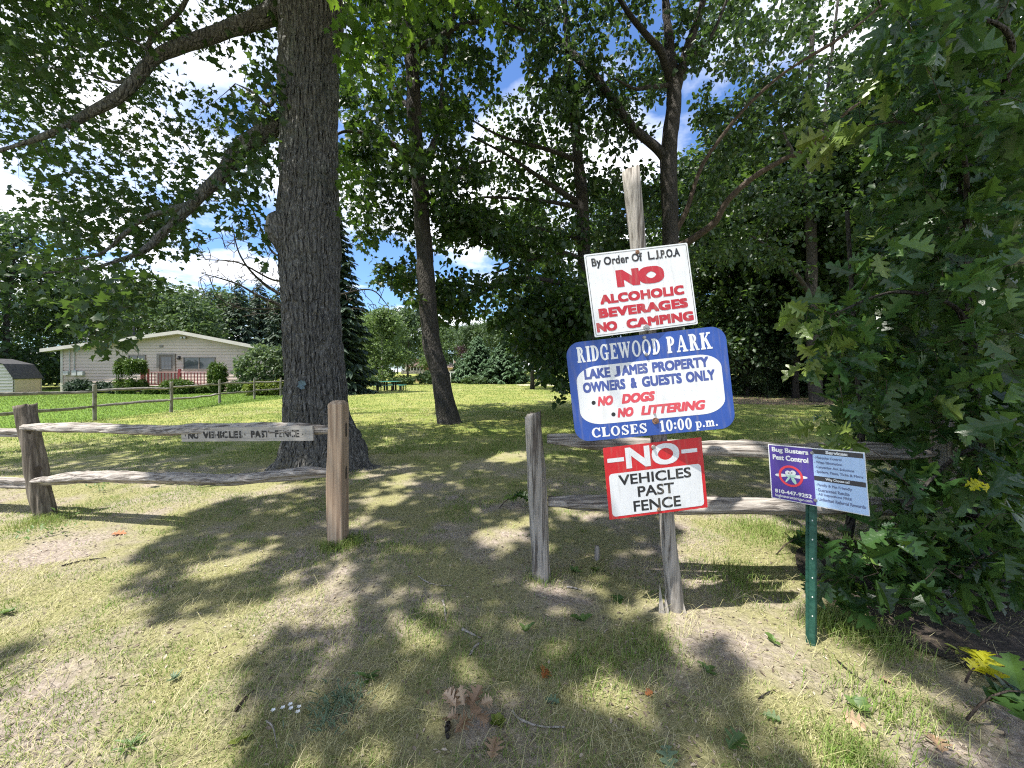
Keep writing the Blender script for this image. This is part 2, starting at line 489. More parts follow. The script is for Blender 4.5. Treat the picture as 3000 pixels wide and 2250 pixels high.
def paint(name, c, rough=.35, dirt=.10, spec=.5):
    c2 = tuple(x * (1 - dirt) for x in c)
    m = nm(name, c2, c, 9, (1, 1, 1), rough, .04, None, detail=9, lo=.3, hi=.55, spec=spec, dist=.001)
    n, l = m.node_tree.nodes, m.node_tree.links
    p = [x for x in n if x.type == 'BSDF_PRINCIPLED'][0]; base = p.inputs['Base Color'].links[0].from_socket
    t = n.new('ShaderNodeTexCoord')
    mp = n.new('ShaderNodeMapping'); mp.inputs['Scale'].default_value = (26, 2.5, 1); l.new(t.outputs['Object'], mp.inputs[0])
    st = n.new('ShaderNodeTexNoise'); st.inputs['Scale'].default_value = 1.6; st.inputs['Detail'].default_value = 7; l.new(mp.outputs[0], st.inputs['Vector'])
    sr = n.new('ShaderNodeValToRGB'); sr.color_ramp.elements[0].position = .52; sr.color_ramp.elements[0].color = (0, 0, 0, 1); sr.color_ramp.elements[1].position = .78; sr.color_ramp.elements[1].color = (dirt * 3, dirt * 3, dirt * 3, 1); l.new(st.outputs['Fac'], sr.inputs[0])
    m1 = n.new('ShaderNodeMix'); m1.data_type = 'RGBA'; l.new(sr.outputs['Color'], m1.inputs[0]); l.new(base, m1.inputs[6]); m1.inputs[7].default_value = (.30, .27, .21, 1)
    sp = n.new('ShaderNodeTexVoronoi'); sp.inputs['Scale'].default_value = 34; l.new(t.outputs['Object'], sp.inputs['Vector'])
    rr = n.new('ShaderNodeValToRGB'); rr.color_ramp.elements[0].position = .05; rr.color_ramp.elements[0].color = (dirt * 5, dirt * 5, dirt * 5, 1); rr.color_ramp.elements[1].position = .10; rr.color_ramp.elements[1].color = (0, 0, 0, 1); l.new(sp.outputs['Distance'], rr.inputs[0])
    m2 = n.new('ShaderNodeMix'); m2.data_type = 'RGBA'; l.new(rr.outputs['Color'], m2.inputs[0]); l.new(m1.outputs[2], m2.inputs[6]); m2.inputs[7].default_value = (.12, .11, .09, 1)
    l.new(m2.outputs[2], p.inputs['Base Color'])
    return m
WHITE = paint('white_enamel', (.78, .79, .79), .4, .09)
REDP = paint('red_enamel', (.62, .022, .03), .4, .12)
REDTXT = paint('red_lettering', (.50, .022, .035), .45, .15)
PINKTXT = paint('faded_red_lettering', (.66, .075, .10), .45, .12)
BLUE = paint('blue_enamel', (.028, .085, .36), .4, .12)
BLUETXT = paint('blue_lettering', (.065, .10, .33), .45, .15)
BLACK = paint('black_lettering', (.022, .022, .024), .5, .2)
PURPLE = paint('purple_plastic', (.085, .05, .30), .35, .05)
LBLUE = paint('pale_blue_plastic', (.46, .63, .90), .35, .04)
GREYTXT = paint('grey_blue_lettering', (.16, .20, .33), .5, .05)
DKBAR = paint('charcoal_band', (.05, .047, .055), .4, .05)
LOGORED = paint('logo_red', (.78, .06, .09), .4, .04)
MINT = paint('logo_mint', (.45, .70, .58), .4, .04)
STEEL = nm('galvanised_steel', (.30, .29, .27), (.48, .47, .45), 20, (1, 1, 1), .45, .1, metal=.7)
RUST = nm('rusty_washer', (.13, .06, .035), (.3, .17, .1), 60, (1, 1, 1), .8, .2)
GREENMETAL = nm('green_post_paint', (.008, .06, .042), (.028, .105, .075), 12, (3, 3, 1.2), .5, .25, detail=9)
WORN = None

SIDING = nm('cream_siding', (.46, .375, .32), (.53, .435, .375), .8, (1, 1, 1), .6)
TRIM = nm('cream_trim', (.48, .44, .395), (.55, .51, .465), 2, (1, 1, 1), .55)
SHINGLE = nm('dark_shingle', (.03, .03, .032), (.07, .068, .066), 6, (1, 1, 1), .9, .3)
SHINGLE_BR = nm('brown_shingle', (.07, .045, .035), (.12, .08, .06), 4, (1, 1, 1), .9, .2)
GLASS = nm('window_glass', (.05, .06, .065), (.085, .095, .10), 1.2, (1, 1, 1), .06, spec=.8)
FRAMEM = nm('taupe_frame', (.17, .145, .125), (.22, .19, .165), 4, (1, 1, 1), .5)
DOORM = nm('brown_door', (.12, .095, .08), (.16, .13, .11), 4, (1, 1, 1), .5)
REDRAIL = nm('red_rail_paint', (.16, .02, .024), (.22, .032, .034), 4, (1, 1, 1), .5)
GREYBOX = nm('meter_grey', (.42, .43, .43), (.52, .53, .52), 8, (1, 1, 1), .5)
DKMETAL = nm('dark_metal', (.02, .02, .022), (.045, .045, .048), 10, (1, 1, 1), .45, metal=.3)
TABLEGREEN = nm('green_table_coating', (.03, .17, .13), (.05, .24, .18), 8, (1, 1, 1), .4)
PEACH = nm('peach_panel', (.66, .50, .37), (.74, .57, .43), 2, (1, 1, 1), .6)
GREYWOOD = nm('grey_table_wood', (.32, .28, .23), (.48, .43, .36), 5, (1, 4, 4), .85, .3)
STONEM = nm('retaining_stone', (.12, .115, .105), (.34, .32, .29), 2.2, (1, 1, 1.6), .9, .8, dist=.1)
FLAGM = nm('flag_cloth', (.62, .2, .22), (.75, .7, .7), 3, (.1, .1, 6), .8, lo=.45, hi=.55)

# ------------------------------------------------------------------ ground
def ground_material():
    m, n, l, p, o = newmat('lawn_ground')
    t = n.new('ShaderNodeTexCoord')
    def no(s, d=6, r=.6):
        x = n.new('ShaderNodeTexNoise'); x.inputs['Scale'].default_value = s; x.inputs['Detail'].default_value = d; x.inputs['Roughness'].default_value = r
        l.new(t.outputs['Object'], x.inputs['Vector']); return x
    def ramp(src, stops):
        r = n.new('ShaderNodeValToRGB'); el = r.color_ramp.elements
        el[0].position, el[0].color = stops[0][0], (*stops[0][1], 1)
        el[1].position, el[1].color = stops[-1][0], (*stops[-1][1], 1)
        for s in stops[1:-1]:
            e = el.new(s[0]); e.color = (*s[1], 1)
        l.new(src, r.inputs[0]); return r.outputs['Color']
    def mix(f, a, b):
        x = n.new('ShaderNodeMix'); x.data_type = 'RGBA'
        if isinstance(f, float): x.inputs[0].default_value = f
        else: l.new(f, x.inputs[0])
        for s, k in ((a, 6), (b, 7)):
            if isinstance(s, tuple): x.inputs[k].default_value = (*s, 1)
            else: l.new(s, x.inputs[k])
        return x.outputs[2]
    fine = no(38, 8, .75)
    soil = ramp(fine.outputs['Fac'], [(.3, (.14, .115, .095)), (.5, (.34, .285, .24)), (.72, (.58, .51, .43))])
    thatch = ramp(no(55, 8, .8).outputs['Fac'], [(.3, (.12, .115, .045)), (.52, (.30, .285, .14)), (.75, (.50, .46, .26))])
    patch = ramp(no(1.1, 7, .6).outputs['Fac'], [(.45, (0, 0, 0)), (.60, (1, 1, 1))])
    near = mix(patch, thatch, soil)
    gn = ramp(no(9, 8, .75).outputs['Fac'], [(.3, (.11, .16, .034)), (.5, (.185, .225, .052)), (.72, (.28, .30, .09))])
    dry = ramp(no(.55, 6, .65).outputs['Fac'], [(.4, (0, 0, 0)), (.7, (1, 1, 1))])
    gn2 = mix(dry, gn, (.34, .32, .11))
    sp = n.new('ShaderNodeSeparateXYZ'); l.new(t.outputs['Object'], sp.inputs[0])
    def lin(src, a, b):
        x = n.new('ShaderNodeMapRange'); x.inputs['From Min'].default_value = a; x.inputs['From Max'].default_value = b
        l.new(src, x.inputs['Value']); return x.outputs[0]
    c = mix(lin(sp.outputs['Y'], 4.5, 9.5), near, gn2)
    yard = ramp(no(3, 7, .7).outputs['Fac'], [(.3, (.085, .165, .022)), (.7, (.16, .235, .04))])
    my = n.new('ShaderNodeMath'); my.operation = 'MULTIPLY'
    l.new(lin(sp.outputs['X'], -12.6, -13.4), my.inputs[0]); l.new(lin(sp.outputs['Y'], 36, 32), my.inputs[1])
    c = mix(my.outputs[0], c, yard)
    l.new(c, p.inputs['Base Color'])
    p.inputs['Roughness'].default_value = .95
    p.inputs['Specular IOR Level'].default_value = .1
    b = n.new('ShaderNodeBump'); b.inputs['Strength'].default_value = .9; b.inputs['Distance'].default_value = .02
    l.new(fine.outputs['Fac'], b.inputs['Height']); l.new(b.outputs[0], p.inputs['Normal'])
    return m

def axis_steps(lo, hi, fine_lo, fine_hi, step, grow=1.25):
    a = list(np.arange(fine_lo, fine_hi + 1e-6, step))
    s = step; x = fine_hi
    while x < hi:
        s *= grow; x += s; a.append(x)
    s = step; x = fine_lo
    while x > lo:
        s *= grow; x -= s; a.insert(0, x)
    return np.array(a)

gxs = axis_steps(-900, 900, -6, 5, .11, 1.16)
gys = axis_steps(-60, 1500, .8, 7, .11, 1.13)
GX, GY = np.meshgrid(gxs, gys)
GV = np.stack([GX.ravel(), GY.ravel(), gh(GX.ravel(), GY.ravel())], 1)
nx, ny = len(gxs), len(gys)
ii = (np.arange(ny - 1)[:, None] * nx + np.arange(nx - 1)[None, :]).ravel()
gl = np.stack([ii, ii + 1, ii + 1 + nx, ii + nx], 1).ravel()
ground = mk('ground', GV, gl, np.full(len(ii), 4), ground_material(), None, True)
ground['kind'] = 'structure'

# leaf-litter strip under the wood on the right, and sand: sheets just above the lawn
def sheet(name, poly, z, mat):
    mb = MB(); c = np.mean(poly, axis=0)
    n = len(poly)
    mb.add([(p[0], p[1], z + float(gh(p[0], p[1])[0])) for p in poly], [tuple(range(n))])
    o = mb.build(name, mat)
    o['kind'] = 'structure'
    return o
def blob(cx, cy, rx, ry, n=40, seed=0):
    a = np.arange(n) * 2 * math.pi / n
    k = 1 + .28 * (vnoise(np.stack([np.cos(a) * 2 + seed, np.sin(a) * 2, np.zeros(n)], 1), seed) - .5) * 2
    return np.stack([cx + np.cos(a) * rx * k, cy + np.sin(a) * ry * k], 1)
LITTER = nm('leaf_litter', (.06, .042, .03), (.26, .17, .12), 9, (1, 1, 1), .95, .8, None, detail=9, c3=(.14, .095, .065), dist=.04)
SHADE_SOIL = nm('dark_leaf_mould', (.022, .017, .013), (.10, .075, .055), 24, (1, 1, 1), .95, .9, None, detail=10, c3=(.032, .025, .019), dist=.02)  # dark soil, with the shade under the sapling painted into the colour
sheet('bare_soil', blob(3.05, 2.45, 1.0, .85, seed=8), .016, SHADE_SOIL)
SAND = nm('pale_sand', (.50, .43, .32), (.62, .55, .43), 4, (1, 1, 1), .95, .2)
sheet('leaf_litter_ground', blob(15.5, 23.5, 9.0, 5.2, seed=3), .012, LITTER)
sheet('sand_ground', blob(3.4, 44.5, 3.6, 2.6, seed=5), .012, SAND)

# ------------------------------------------------------------------ leaf shapes
def tri_fan_half(pts):
    return pts
_half = [(0, 0), (.06, .07), (.15, .11), (.23, .17), (.22, .21), (.12, .25), (.10, .29), (.22, .34), (.36, .38), (.42, .43), (.37, .48), (.22, .48), (.14, .50), (.13, .54), (.24, .60), (.35, .67), (.36, .71), (.25, .74), (.14, .74), (.13, .78), (.18, .85), (.16, .90), (.07, .93), (0, 1.0)]
def lobed_template(fold=.35, bend=.25):
    V = []; Fc = []
    for s in (1, -1):
        b = len(V)
        for (x, y) in _half:
            V.append((s * x, y, abs(x) * fold - bend * y * y))
        idx = list(range(b, b + len(_half)))
        Fc.append(idx if s < 0 else idx[::-1])
    return np.array(V), Fc
def maple_template():
    o = [(0, 0), (.16, .10), (.46, .12), (.34, .32), (.52, .58), (.24, .56), (.14, .74), (0, 1.0), (-.14, .74), (-.24, .56), (-.52, .58), (-.34, .32), (-.46, .12), (-.16, .10)]
    V = [(x, y, abs(x) * .3 - .2 * y * y) for x, y in o]
    c = len(V); V.append((0, .45, -.03))
    n = len(o)
    return np.array(V), [[i, c, (i + 1) % n][::-1] for i in range(n)]
def simple_template(w=.34):
    V = [(0, 0, 0), (w, .35, .10), (w * .7, .75, .02), (0, 1, -.12), (-w * .8, .7, .03), (-w, .3, .10), (0, .5, 0)]
    return np.array(V), [[0, 1, 6], [1, 2, 6], [2, 3, 6], [3, 4, 6], [4, 5, 6], [5, 0, 6]]
def diamond_template(w=.36):
    V = [(0, 0, 0), (w, .45, .1), (0, 1, -.08), (-w, .45, .1)]
    return np.array(V), [[0, 1, 2], [0, 2, 3]]
def strip_template(w=.12):
    V = [(-w, 0, 0), (w, 0, 0), (w * 1.1, .6, -.05), (0, 1, -.18), (-w * 1.1, .55, -.05)]
    return np.array(V), [[0, 1, 2, 3, 4]]
T_LOBE, T_MAPLE, T_SIMPLE, T_DIA, T_STRIP = lobed_template(), maple_template(), simple_template(), diamond_template(), strip_template()

def unit(a):
    return a / (np.linalg.norm(a, axis=-1, keepdims=True) + 1e-9)

def leaves(name, C, D, N, S, tmpl, mat, parent, tint, smooth_=False):
    C = np.asarray(C); n = len(C)
    if n == 0: return None
    D = unit(D); N = unit(N - D * (N * D).sum(1)[:, None]); X = np.cross(D, N)
    TV, TF = tmpl
    k = len(TV)
    S = np.asarray(S)[:, None, None]
    V = C[:, None, :] + S * (TV[None, :, 0:1] * X[:, None, :] + TV[None, :, 1:2] * D[:, None, :] + TV[None, :, 2:3] * N[:, None, :])
    fl = np.concatenate([np.array(f) for f in TF])
    fc = np.array([len(f) for f in TF])
    loops = (np.arange(n)[:, None] * k + fl[None, :]).ravel()
    counts = np.tile(fc, n)
    return mk(name, V.reshape(-1, 3), loops, counts, mat, parent, smooth_, np.repeat(tint, k))

def cluster_leaves(cent, per, rad, size, rng, up=.5, droop=.35, jitter=.45, flat=.7):
    """leaf positions and frames round cluster centres"""
    n = len(cent)
    per_ = np.maximum(1, rng.poisson(per, n))
    idx = np.repeat(np.arange(n), per_)
    m = len(idx)
    off = rng.normal(size=(m, 3)); off[:, 2] *= flat
    off = unit(off) * (rng.random(m) ** .5)[:, None]
    C = cent[idx] + off * rad
    D = unit(off + rng.normal(size=(m, 3)) * .6); D[:, 2] -= droop
    N = rng.normal(size=(m, 3)) * (1 - up) ; N[:, 2] += up + .15
    S = size * (1 + jitter * (rng.random(m) * 2 - 1))
    tc_ = rng.random(n)[idx] * .55 + rng.random(m) * .45
    return C, D, N, S, tc_, idx

def grow(nodes, radii, targets, rng, seg=.35, thick=.010, nseg=4, sag=.05, maxn=40000, rmin=.003):
    """twigs from the nearest branch node to every target; twigs become nodes too"""
    A = np.zeros((maxn, 3)); Rr = np.zeros(maxn)
    n = len(nodes); A[:n] = nodes; Rr[:n] = radii
    d0 = np.array([np.min(np.linalg.norm(nodes - t, axis=1)) for t in targets])
    Vs, Fs, base = [], [], 0
    for j in np.argsort(d0):
        t = targets[j]
        d = np.linalg.norm(A[:n] - t, axis=1)
        d = d + np.maximum(0, A[:n, 2] - t[2] - .3) * .25
        k = int(np.argmin(d)); L = np.linalg.norm(A[k] - t)
        if L < .04: continue
        m = int(min(7, max(2, L / seg + 1)))
        s = np.linspace(0, 1, m + 1)[:, None]
        perp = rng.normal(size=3) * L * .10
        path = A[k] * (1 - s) + t * s + perp * np.sin(s * math.pi) + np.array([0, 0, 1.0]) * (np.sin(s * math.pi) * L * sag)
        path[1:-1] += rng.normal(size=(m - 1, 3)) * L * .02
        r0 = min(Rr[k] * .8, thick * (.35 + L)); r0 = max(r0, rmin)
        rr = np.linspace(r0, rmin * .8, m + 1)
        V, Fc = tube(path, rr, nseg)
        Vs.append(V); Fs.extend([tuple(i + base for i in f) for f in Fc]); base += len(V)
        if n + m < maxn:
            A[n:n + m] = path[1:]; Rr[n:n + m] = rr[1:]; n += m
    if not Vs: return None
    return np.vstack(Vs), Fs

def branchwork(parent, nodes, radii, targets, rng, mat, name='branchwork', **kw):
    g = grow(np.asarray(nodes), np.asarray(radii), targets, rng, **kw)
    if g is None: return
    V, Fs = g
    mk(name, V, np.concatenate([np.array(f) for f in Fs]), np.array([len(f) for f in Fs]), mat, parent, True)

def in_region(poly, n, d0, d1, rng):
    p = np.array(poly); lo, hi = p.min(0), p.max(0)
    out_ = []
    while len(out_) < n:
        q = lo + rng.random((n * 3, 2)) * (hi - lo)
        q = q[inpoly(q[:, 0], q[:, 1], poly)]
        out_.extend(q[:n - len(out_)].tolist())
    q = np.array(out_)
    d = d0 + (d1 - d0) * rng.random(n)
    return np.stack([(q[:, 0] - 1500) / F * d, d, CAMH - (q[:, 1] - 1090) / F * d], 1)

def pxpath(pts, k=6):
    """[(px, py, Y, diameter px)] -> smooth world path and radii"""
    w = np.array([[*P(a, b, Y), d / F * Y / 2 / math.hypot(1, (a - 1500) / F) ** .9] for a, b, Y, d in pts])
    s = spline(w, k)
    return s[:, :3], np.maximum(s[:, 3], .003)

def rough_disp(amp, sc, seed):
    def f(V, path):
        r = V - path
        n_ = vnoise(V * np.array(sc), seed) - .5
        return V + r / (np.linalg.norm(r, axis=1)[:, None] + 1e-9) * (n_ * amp)[:, None]
    return f

def limb(name, pts, mat, parent, nodes, n=10, k=6, amp=.02):
    path, rad = pxpath(pts, k)
    mb = MB(); mb.tube(path, rad, n, rough_disp(amp, (5, 5, 5), len(nodes)))
    mb.build(name, mat, parent, True)
    nodes.append((path, rad))

def cat(nodes):
    return np.vstack([a for a, b in nodes]), np.concatenate([b for a, b in nodes])

# ------------------------------------------------------------------ the big oak
def big_oak():
    rng = np.random.default_rng(101)
    T = thing('oak_tree', 'huge oak with thick furrowed grey trunk and long limbs reaching left over the lawn', 'tree', (0, 0, 0))
    Y0 = 6.15
    # trunk: profile in photo pixels (centre, width)
    prof = [(948, 1392, 350), (946, 1370, 300), (945, 1335, 262), (940, 1290, 232), (932, 1240, 205), (927, 1180, 190), (924, 1100, 178), (920, 1000, 175), (914, 900, 176), (908, 780, 182), (905, 700, 190), (906, 620, 186),
            (908, 540, 178), (909, 400, 172), (910, 250, 172), (912, 120, 180), (912, 40, 196), (908, -60, 190), (905, -250, 165), (900, -500, 140), (890, -800, 110), (880, -1200, 70)]
    w = np.array([[*P(a, b, Y0), d / F * Y0 / 2 * (.86 if b < 1250 else .86 + .08 * (b - 1250) / 140)] for a, b, d in prof])
    s = spline(w, 24)
    path, rad = s[:, :3], s[:, 3]
    n = 200
    def squash(ang, t):
        fl = max(0, 1 - t / .10)
        return 1 + fl * .16 * (np.cos(ang * 5 + .6) + .5 * np.cos(ang * 3 + 2))
    def disp(V, pth):
        r = V - pth; u = r / (np.linalg.norm(r, axis=1)[:, None] + 1e-9)
        a = np.arctan2(r[:, 1], r[:, 0])
        z = V[:, 2]
        warp = (vnoise(np.stack([np.cos(a) * 2.5, np.sin(a) * 2.5, z * 1.4], 1), 7) - .5) * .7 + (vnoise(np.stack([np.cos(a) * 8, np.sin(a) * 8, z * 4.5], 1), 17) - .5) * .36
        rid = np.abs(np.modf((a + warp * .35) * 40 / (2 * math.pi) + 50)[0] - .5) * 2
        brk = vnoise(np.stack([np.cos(a) * 9, np.sin(a) * 9, z * 3.2], 1), 8)
        plate = np.minimum(1, 6 * np.abs(vnoise(np.stack([np.cos(a) * 7, np.sin(a) * 7, z * 6.5], 1), 18) - .5))
        big = vnoise(np.stack([np.cos(a) * 2, np.sin(a) * 2, z * .8], 1), 9) - .5
        d = (np.minimum(rid * 1.7, 1) ** .8) * .052 * (.3 + brk) * (.45 + .55 * plate) - .02 + big * .06
        return V + u * d[:, None]
    mb = MB(); mb.tube(path, rad, n, disp, squash, 0.1)
    mb.build('trunk', BARK_OAK, T, False)
    nodes = [(path, rad)]
    # the collar of a lost limb on the left side and the swelling round it
    ax = unit(np.array([-.66, -.75, .10]))
    c = P(907, 700, 6.15) + ax * .545
    mb = MB()
    side = unit(np.cross(ax, (0, 0, 1.0))); up = np.cross(side, ax)
    ring = []
    m = 26
    V = []; Fc = []
    for i, (rr, dd) in enumerate(((.40, -.34), (.31, -.20), (.22, -.06), (.155, .03), (.125, .06), (.10, .045), (.08, .0), (.02, -.03))):
        for k in range(m):
            a = k * 2 * math.pi / m
            q = c + ax * dd + (side * math.cos(a) * .62 + up * math.sin(a) * (1.25 if i > 1 else 1.5)) * rr
            V.append(q)
    for i in range(7):
        for k in range(m):
            a, b = i * m + k, i * m + (k + 1) % m
            Fc.append((a, b, b + m, a + m))
    mb.add(V, [f for f in Fc if max(f) < 5 * m])
    cl = mb.build('branch_collar', BARK_OAK, T, True)
    mb = MB(); mb.add([q for q in V[4 * m:]], [tuple(i - 4 * m for i in f) for f in Fc if min(f) >= 4 * m] + [tuple(range(3 * m, 4 * m))])
    mb.build('knot_face', nm('grey_knot_wood', (.12, .11, .09), (.3, .28, .24), 14), cl, True)
    # fleck of blue paint on the bark
    mb = MB()
    pc = P(886, 1127, Y0 - .45)
    a = np.arange(18) * 2 * math.pi / 18
    rr = .055 * (1 + .7 * (vnoise(np.stack([np.cos(a) * 3, np.sin(a) * 3, a * 0], 1), 44) - .5))
    mb.add([pc + np.array([math.cos(t) * q, -.03 + .006 * math.sin(5 * t), math.sin(t) * q * 1.2]) for t, q in zip(a, rr)] + [pc + np.array([0, -.012, 0])] , [(i, (i + 1) % 18, 18) for i in range(18)])
    mb.build('paint_mark', nm('sky_blue_paint', (.07, .11, .13), (.12, .19, .225), 30), T)
    limb('limb', [(880, 20, 6.1, 120), (820, 35, 6.1, 74), (760, 55, 6.05, 60), (690, 78, 6.0, 52), (600, 110, 5.95, 50), (500, 145, 5.9, 45), (440, 182, 5.85, 41), (390, 245, 5.8, 40), (335, 292, 5.75, 36), (265, 330, 5.7, 32), (190, 372, 5.65, 27), (100, 410, 5.6, 22), (0, 440, 5.55, 18), (-140, 475, 5.4, 12)], BARK_OAK, T, nodes, 14)
    limb('limb', [(870, 330, 6.1, 90), (832, 355, 6.1, 66), (780, 385, 6.05, 60), (700, 440, 6.0, 56), (655, 510, 6.0, 47), (600, 560, 5.95, 40), (545, 618, 5.9, 34), (480, 680, 5.85, 26), (420, 735, 5.8, 22), (340, 765, 5.75, 16), (250, 790, 5.7, 11), (120, 800, 5.6, 7)], BARK_OAK, T, nodes, 14)
    limb('limb', [(560, 600, 5.9, 30), (500, 615, 5.95, 22), (420, 640, 6.0, 18), (360, 690, 6.1, 15), (300, 740, 6.1, 11), (220, 760, 6.1, 8)], BARK_OAK, T, nodes, 10)
    limb('limb', [(520, 140, 5.9, 30), (440, 165, 5.9, 18), (445, 110, 5.8, 17), (520, 40, 5.7, 16), (560, -30, 5.6, 14), (620, -150, 5.5, 10)], BARK_OAK, T, nodes, 10)
    limb('limb', [(455, 180, 5.85, 16), (410, 130, 5.8, 12), (330, 90, 5.7, 10), (240, 20, 5.6, 8), (180, -60, 5.5, 6)], BARK_OAK, T, nodes, 8)
    limb('limb', [(400, 235, 5.8, 14), (330, 240, 5.9, 10), (250, 215, 6.0, 8), (150, 200, 6.1, 6)], BARK_OAK, T, nodes, 8)
    limb('limb', [(840, 240, 6.1, 22), (815, 250, 5.9, 14), (790, 310, 5.8, 10), (740, 270, 5.7, 8), (690, 245, 5.7, 6)], BARK_OAK, T, nodes, 8)
    # limbs above the frame, unseen wood carrying the shade crown
    for (dx_, dy_, dz_, L, z0) in ((-.5, -1, .55, 5.6, 7.2), (.9, -.7, .6, 7, 7.6), (-1, -.3, .5, 9, 8.0), (.8, .5, .7, 6, 8.8), (-.6, .9, .7, 6, 8.6), (.1, -1, .9, 7, 9.4), (-.9, -.9, .45, 5.2, 7.8), (.5, -.9, .45, 8, 8.2)):
        b = P(905, 0, Y0) * np.array([1, 1, 0]) + np.array([0, 0, z0])
        dv = unit(np.array([dx_, dy_, dz_]))
        tt = np.linspace(0, 1, 14)[:, None]
        bend = rng.normal(size=3) * .5
        pth = b + dv * L * tt + bend * np.sin(tt * 3) * .6
        rd = np.linspace(.16, .03, 14)
        mb = MB(); mb.tube(pth, rd, 10, rough_disp(.02, (4, 4, 4), 3))
        mb.build('limb', BARK_OAK, T, True)
        nodes.append((pth, rd))
    NA, NR = cat(nodes)
    # foliage seen in the photo, upper left
    dense = [(-220, -160), (560, -160), (830, -120), (820, 60), (700, 130), (640, 250), (740, 330), (720, 430), (560, 640), (480, 700), (330, 700), (190, 640), (90, 560), (120, 500), (60, 470), (-60, 470), (-220, 420)]
    c1 = in_region(dense, 760, 5.7, 8.6, rng)
    c1b = in_region([(-200, -160), (480, -160), (430, 120), (330, 230), (160, 330), (-200, 300)], 300, 5.0, 8.2, rng)
    c2 = in_region([(760, 120), (825, 180), (815, 520), (800, 640), (760, 600), (640, 560), (700, 400), (740, 300)], 60, 5.3, 6.6, rng)
    c3 = in_region([(120, 560), (300, 560), (560, 600), (600, 690), (500, 760), (420, 800), (330, 770), (230, 720), (150, 640)], 95, 5.8, 7.2, rng)
    c4 = in_region([(-100, 700), (180, 720), (420, 760), (480, 800), (440, 860), (330, 870), (150, 860), (-100, 880)], 36, 5.2, 6.4, rng)
    c5 = in_region([(200, 840), (450, 800), (480, 850), (400, 900), (360, 1010), (340, 1055), (290, 1035), (250, 980), (205, 930)], 46, 4.7, 5.6, rng)
    c6 = in_region([(700, 560), (800, 640), (800, 760), (740, 700), (680, 650)], 16, 5.6, 6.4, rng)
    for a_ in (c1, c1b, c3):
        par = a_[rng.integers(0, len(a_), len(a_) // 5)]
        a_[:] = np.where(rng.random(len(a_))[:, None] < .75, par[rng.integers(0, len(par), len(a_))] + rng.normal(size=a_.shape) * np.array([.26, .26, .15]), a_)
    C0 = np.vstack([c1, c1b, c2, c3, c4, c5, c6])
    keep = ~lit(C0, None) | (rng.random(len(C0)) < .55)
    C0 = C0[keep]
    branchwork(T, NA, NR, C0, rng, TWIG, seg=.3, thick=.012)
    C, D, N, S, t, idx = cluster_leaves(C0, 11, .27, .102, rng, up=.42)
    leaves('crown', C, D, N, S, T_MAPLE, L_OAK, T, t)
    # sprays in the brighter backlit leaf colour, right of the trunk, top centre
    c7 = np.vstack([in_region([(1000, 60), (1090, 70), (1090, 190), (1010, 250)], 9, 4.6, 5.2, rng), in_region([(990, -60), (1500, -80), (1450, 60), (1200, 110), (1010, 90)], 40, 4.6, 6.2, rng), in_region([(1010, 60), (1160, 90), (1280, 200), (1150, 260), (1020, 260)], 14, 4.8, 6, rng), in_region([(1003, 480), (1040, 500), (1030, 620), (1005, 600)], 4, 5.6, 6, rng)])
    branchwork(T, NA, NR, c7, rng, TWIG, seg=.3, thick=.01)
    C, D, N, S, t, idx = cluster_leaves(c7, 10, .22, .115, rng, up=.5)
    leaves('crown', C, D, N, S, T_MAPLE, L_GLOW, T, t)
    # unseen crown above the picture, its leaves thinned to shape shade and sun below
    n = 9000
    q = rng.normal(size=(n, 3)); q = unit(q) * (rng.random(n) ** .38)[:, None]
    c = np.array([-3.6, 4.0, 10.3]) + q * np.array([10.5, 9.0, 3.6])
    c = c[c[:, 2] > 6.2]
    px, py = px_of(c)
    out_of_view = (c[:, 1] < .3) | (py < -140) | (px < -160) | (px > 3160)
    c = c[out_of_view]
    C, D, N, S, t, idx = cluster_leaves(c, 9, .34, .17, rng, up=.62)
    k = ~lit(C, .70)
    px, py = px_of(C)
    k &= (C[:, 1] < .3) | (py < -40) | (px < -40) | (px > 3040)
    C, D, N, S, t = C[k], D[k], N[k], S[k], t[k]
    sub = c[rng.permutation(len(c))[:420]]
    branchwork(T, NA, NR, sub, rng, TWIG, seg=.8, thick=.014, nseg=3)
    leaves('crown', C, D, N, S, T_SIMPLE, L_OAK, T, t)
    return T
big_oak()

# ------------------------------------------------------------------ trees 2-5
def photo_tree(name, label, seed, limbs, regions, per, rad, size, mat, tmpl, barkm, up=.45, thick=.012, cull=True, trunk_n=40, high=None, clump=1.0):
    rng = np.random.default_rng(seed)
    T = thing(name, label, 'tree')
    nodes = []
    for i, (nm_, pts, bm) in enumerate(limbs):
        limb(nm_, pts, bm or barkm, T, nodes, trunk_n if nm_ == 'trunk' else 10, 8, .05 if nm_ == 'trunk' else .015)
    NA, NR = cat(nodes)
    cs = np.vstack([in_region(pl, n, a, b, rng) for pl, n, a, b in regions])
    par = cs[rng.integers(0, len(cs), max(8, len(cs) // 5))]
    cs = np.where(rng.random(len(cs))[:, None] < .8, par[rng.integers(0, len(par), len(cs))] + rng.normal(size=cs.shape) * np.array([.34, .34, .22]) * clump, cs)
    if high is not None:
        hc, hr, hn = high
        q = unit(rng.normal(size=(hn, 3))) * (rng.random(hn) ** .4)[:, None]
        c = np.array(hc) + q * np.array(hr)
        px, py = px_of(c)
        cs = np.vstack([cs, c[py < -60]])
    if cull:
        cs = cs[~lit(cs, None)]
    branchwork(T, NA, NR, cs, rng, TWIG, seg=.45, thick=thick, nseg=3)
    C, D, N, S, t, idx = cluster_leaves(cs, per, rad, size, rng, up=up)
    if cull:
        k = ~lit(C, None); C, D, N, S, t = C[k], D[k], N[k], S[k], t[k]
    leaves('crown', C, D, N, S, tmpl, mat, T, t)
    return T

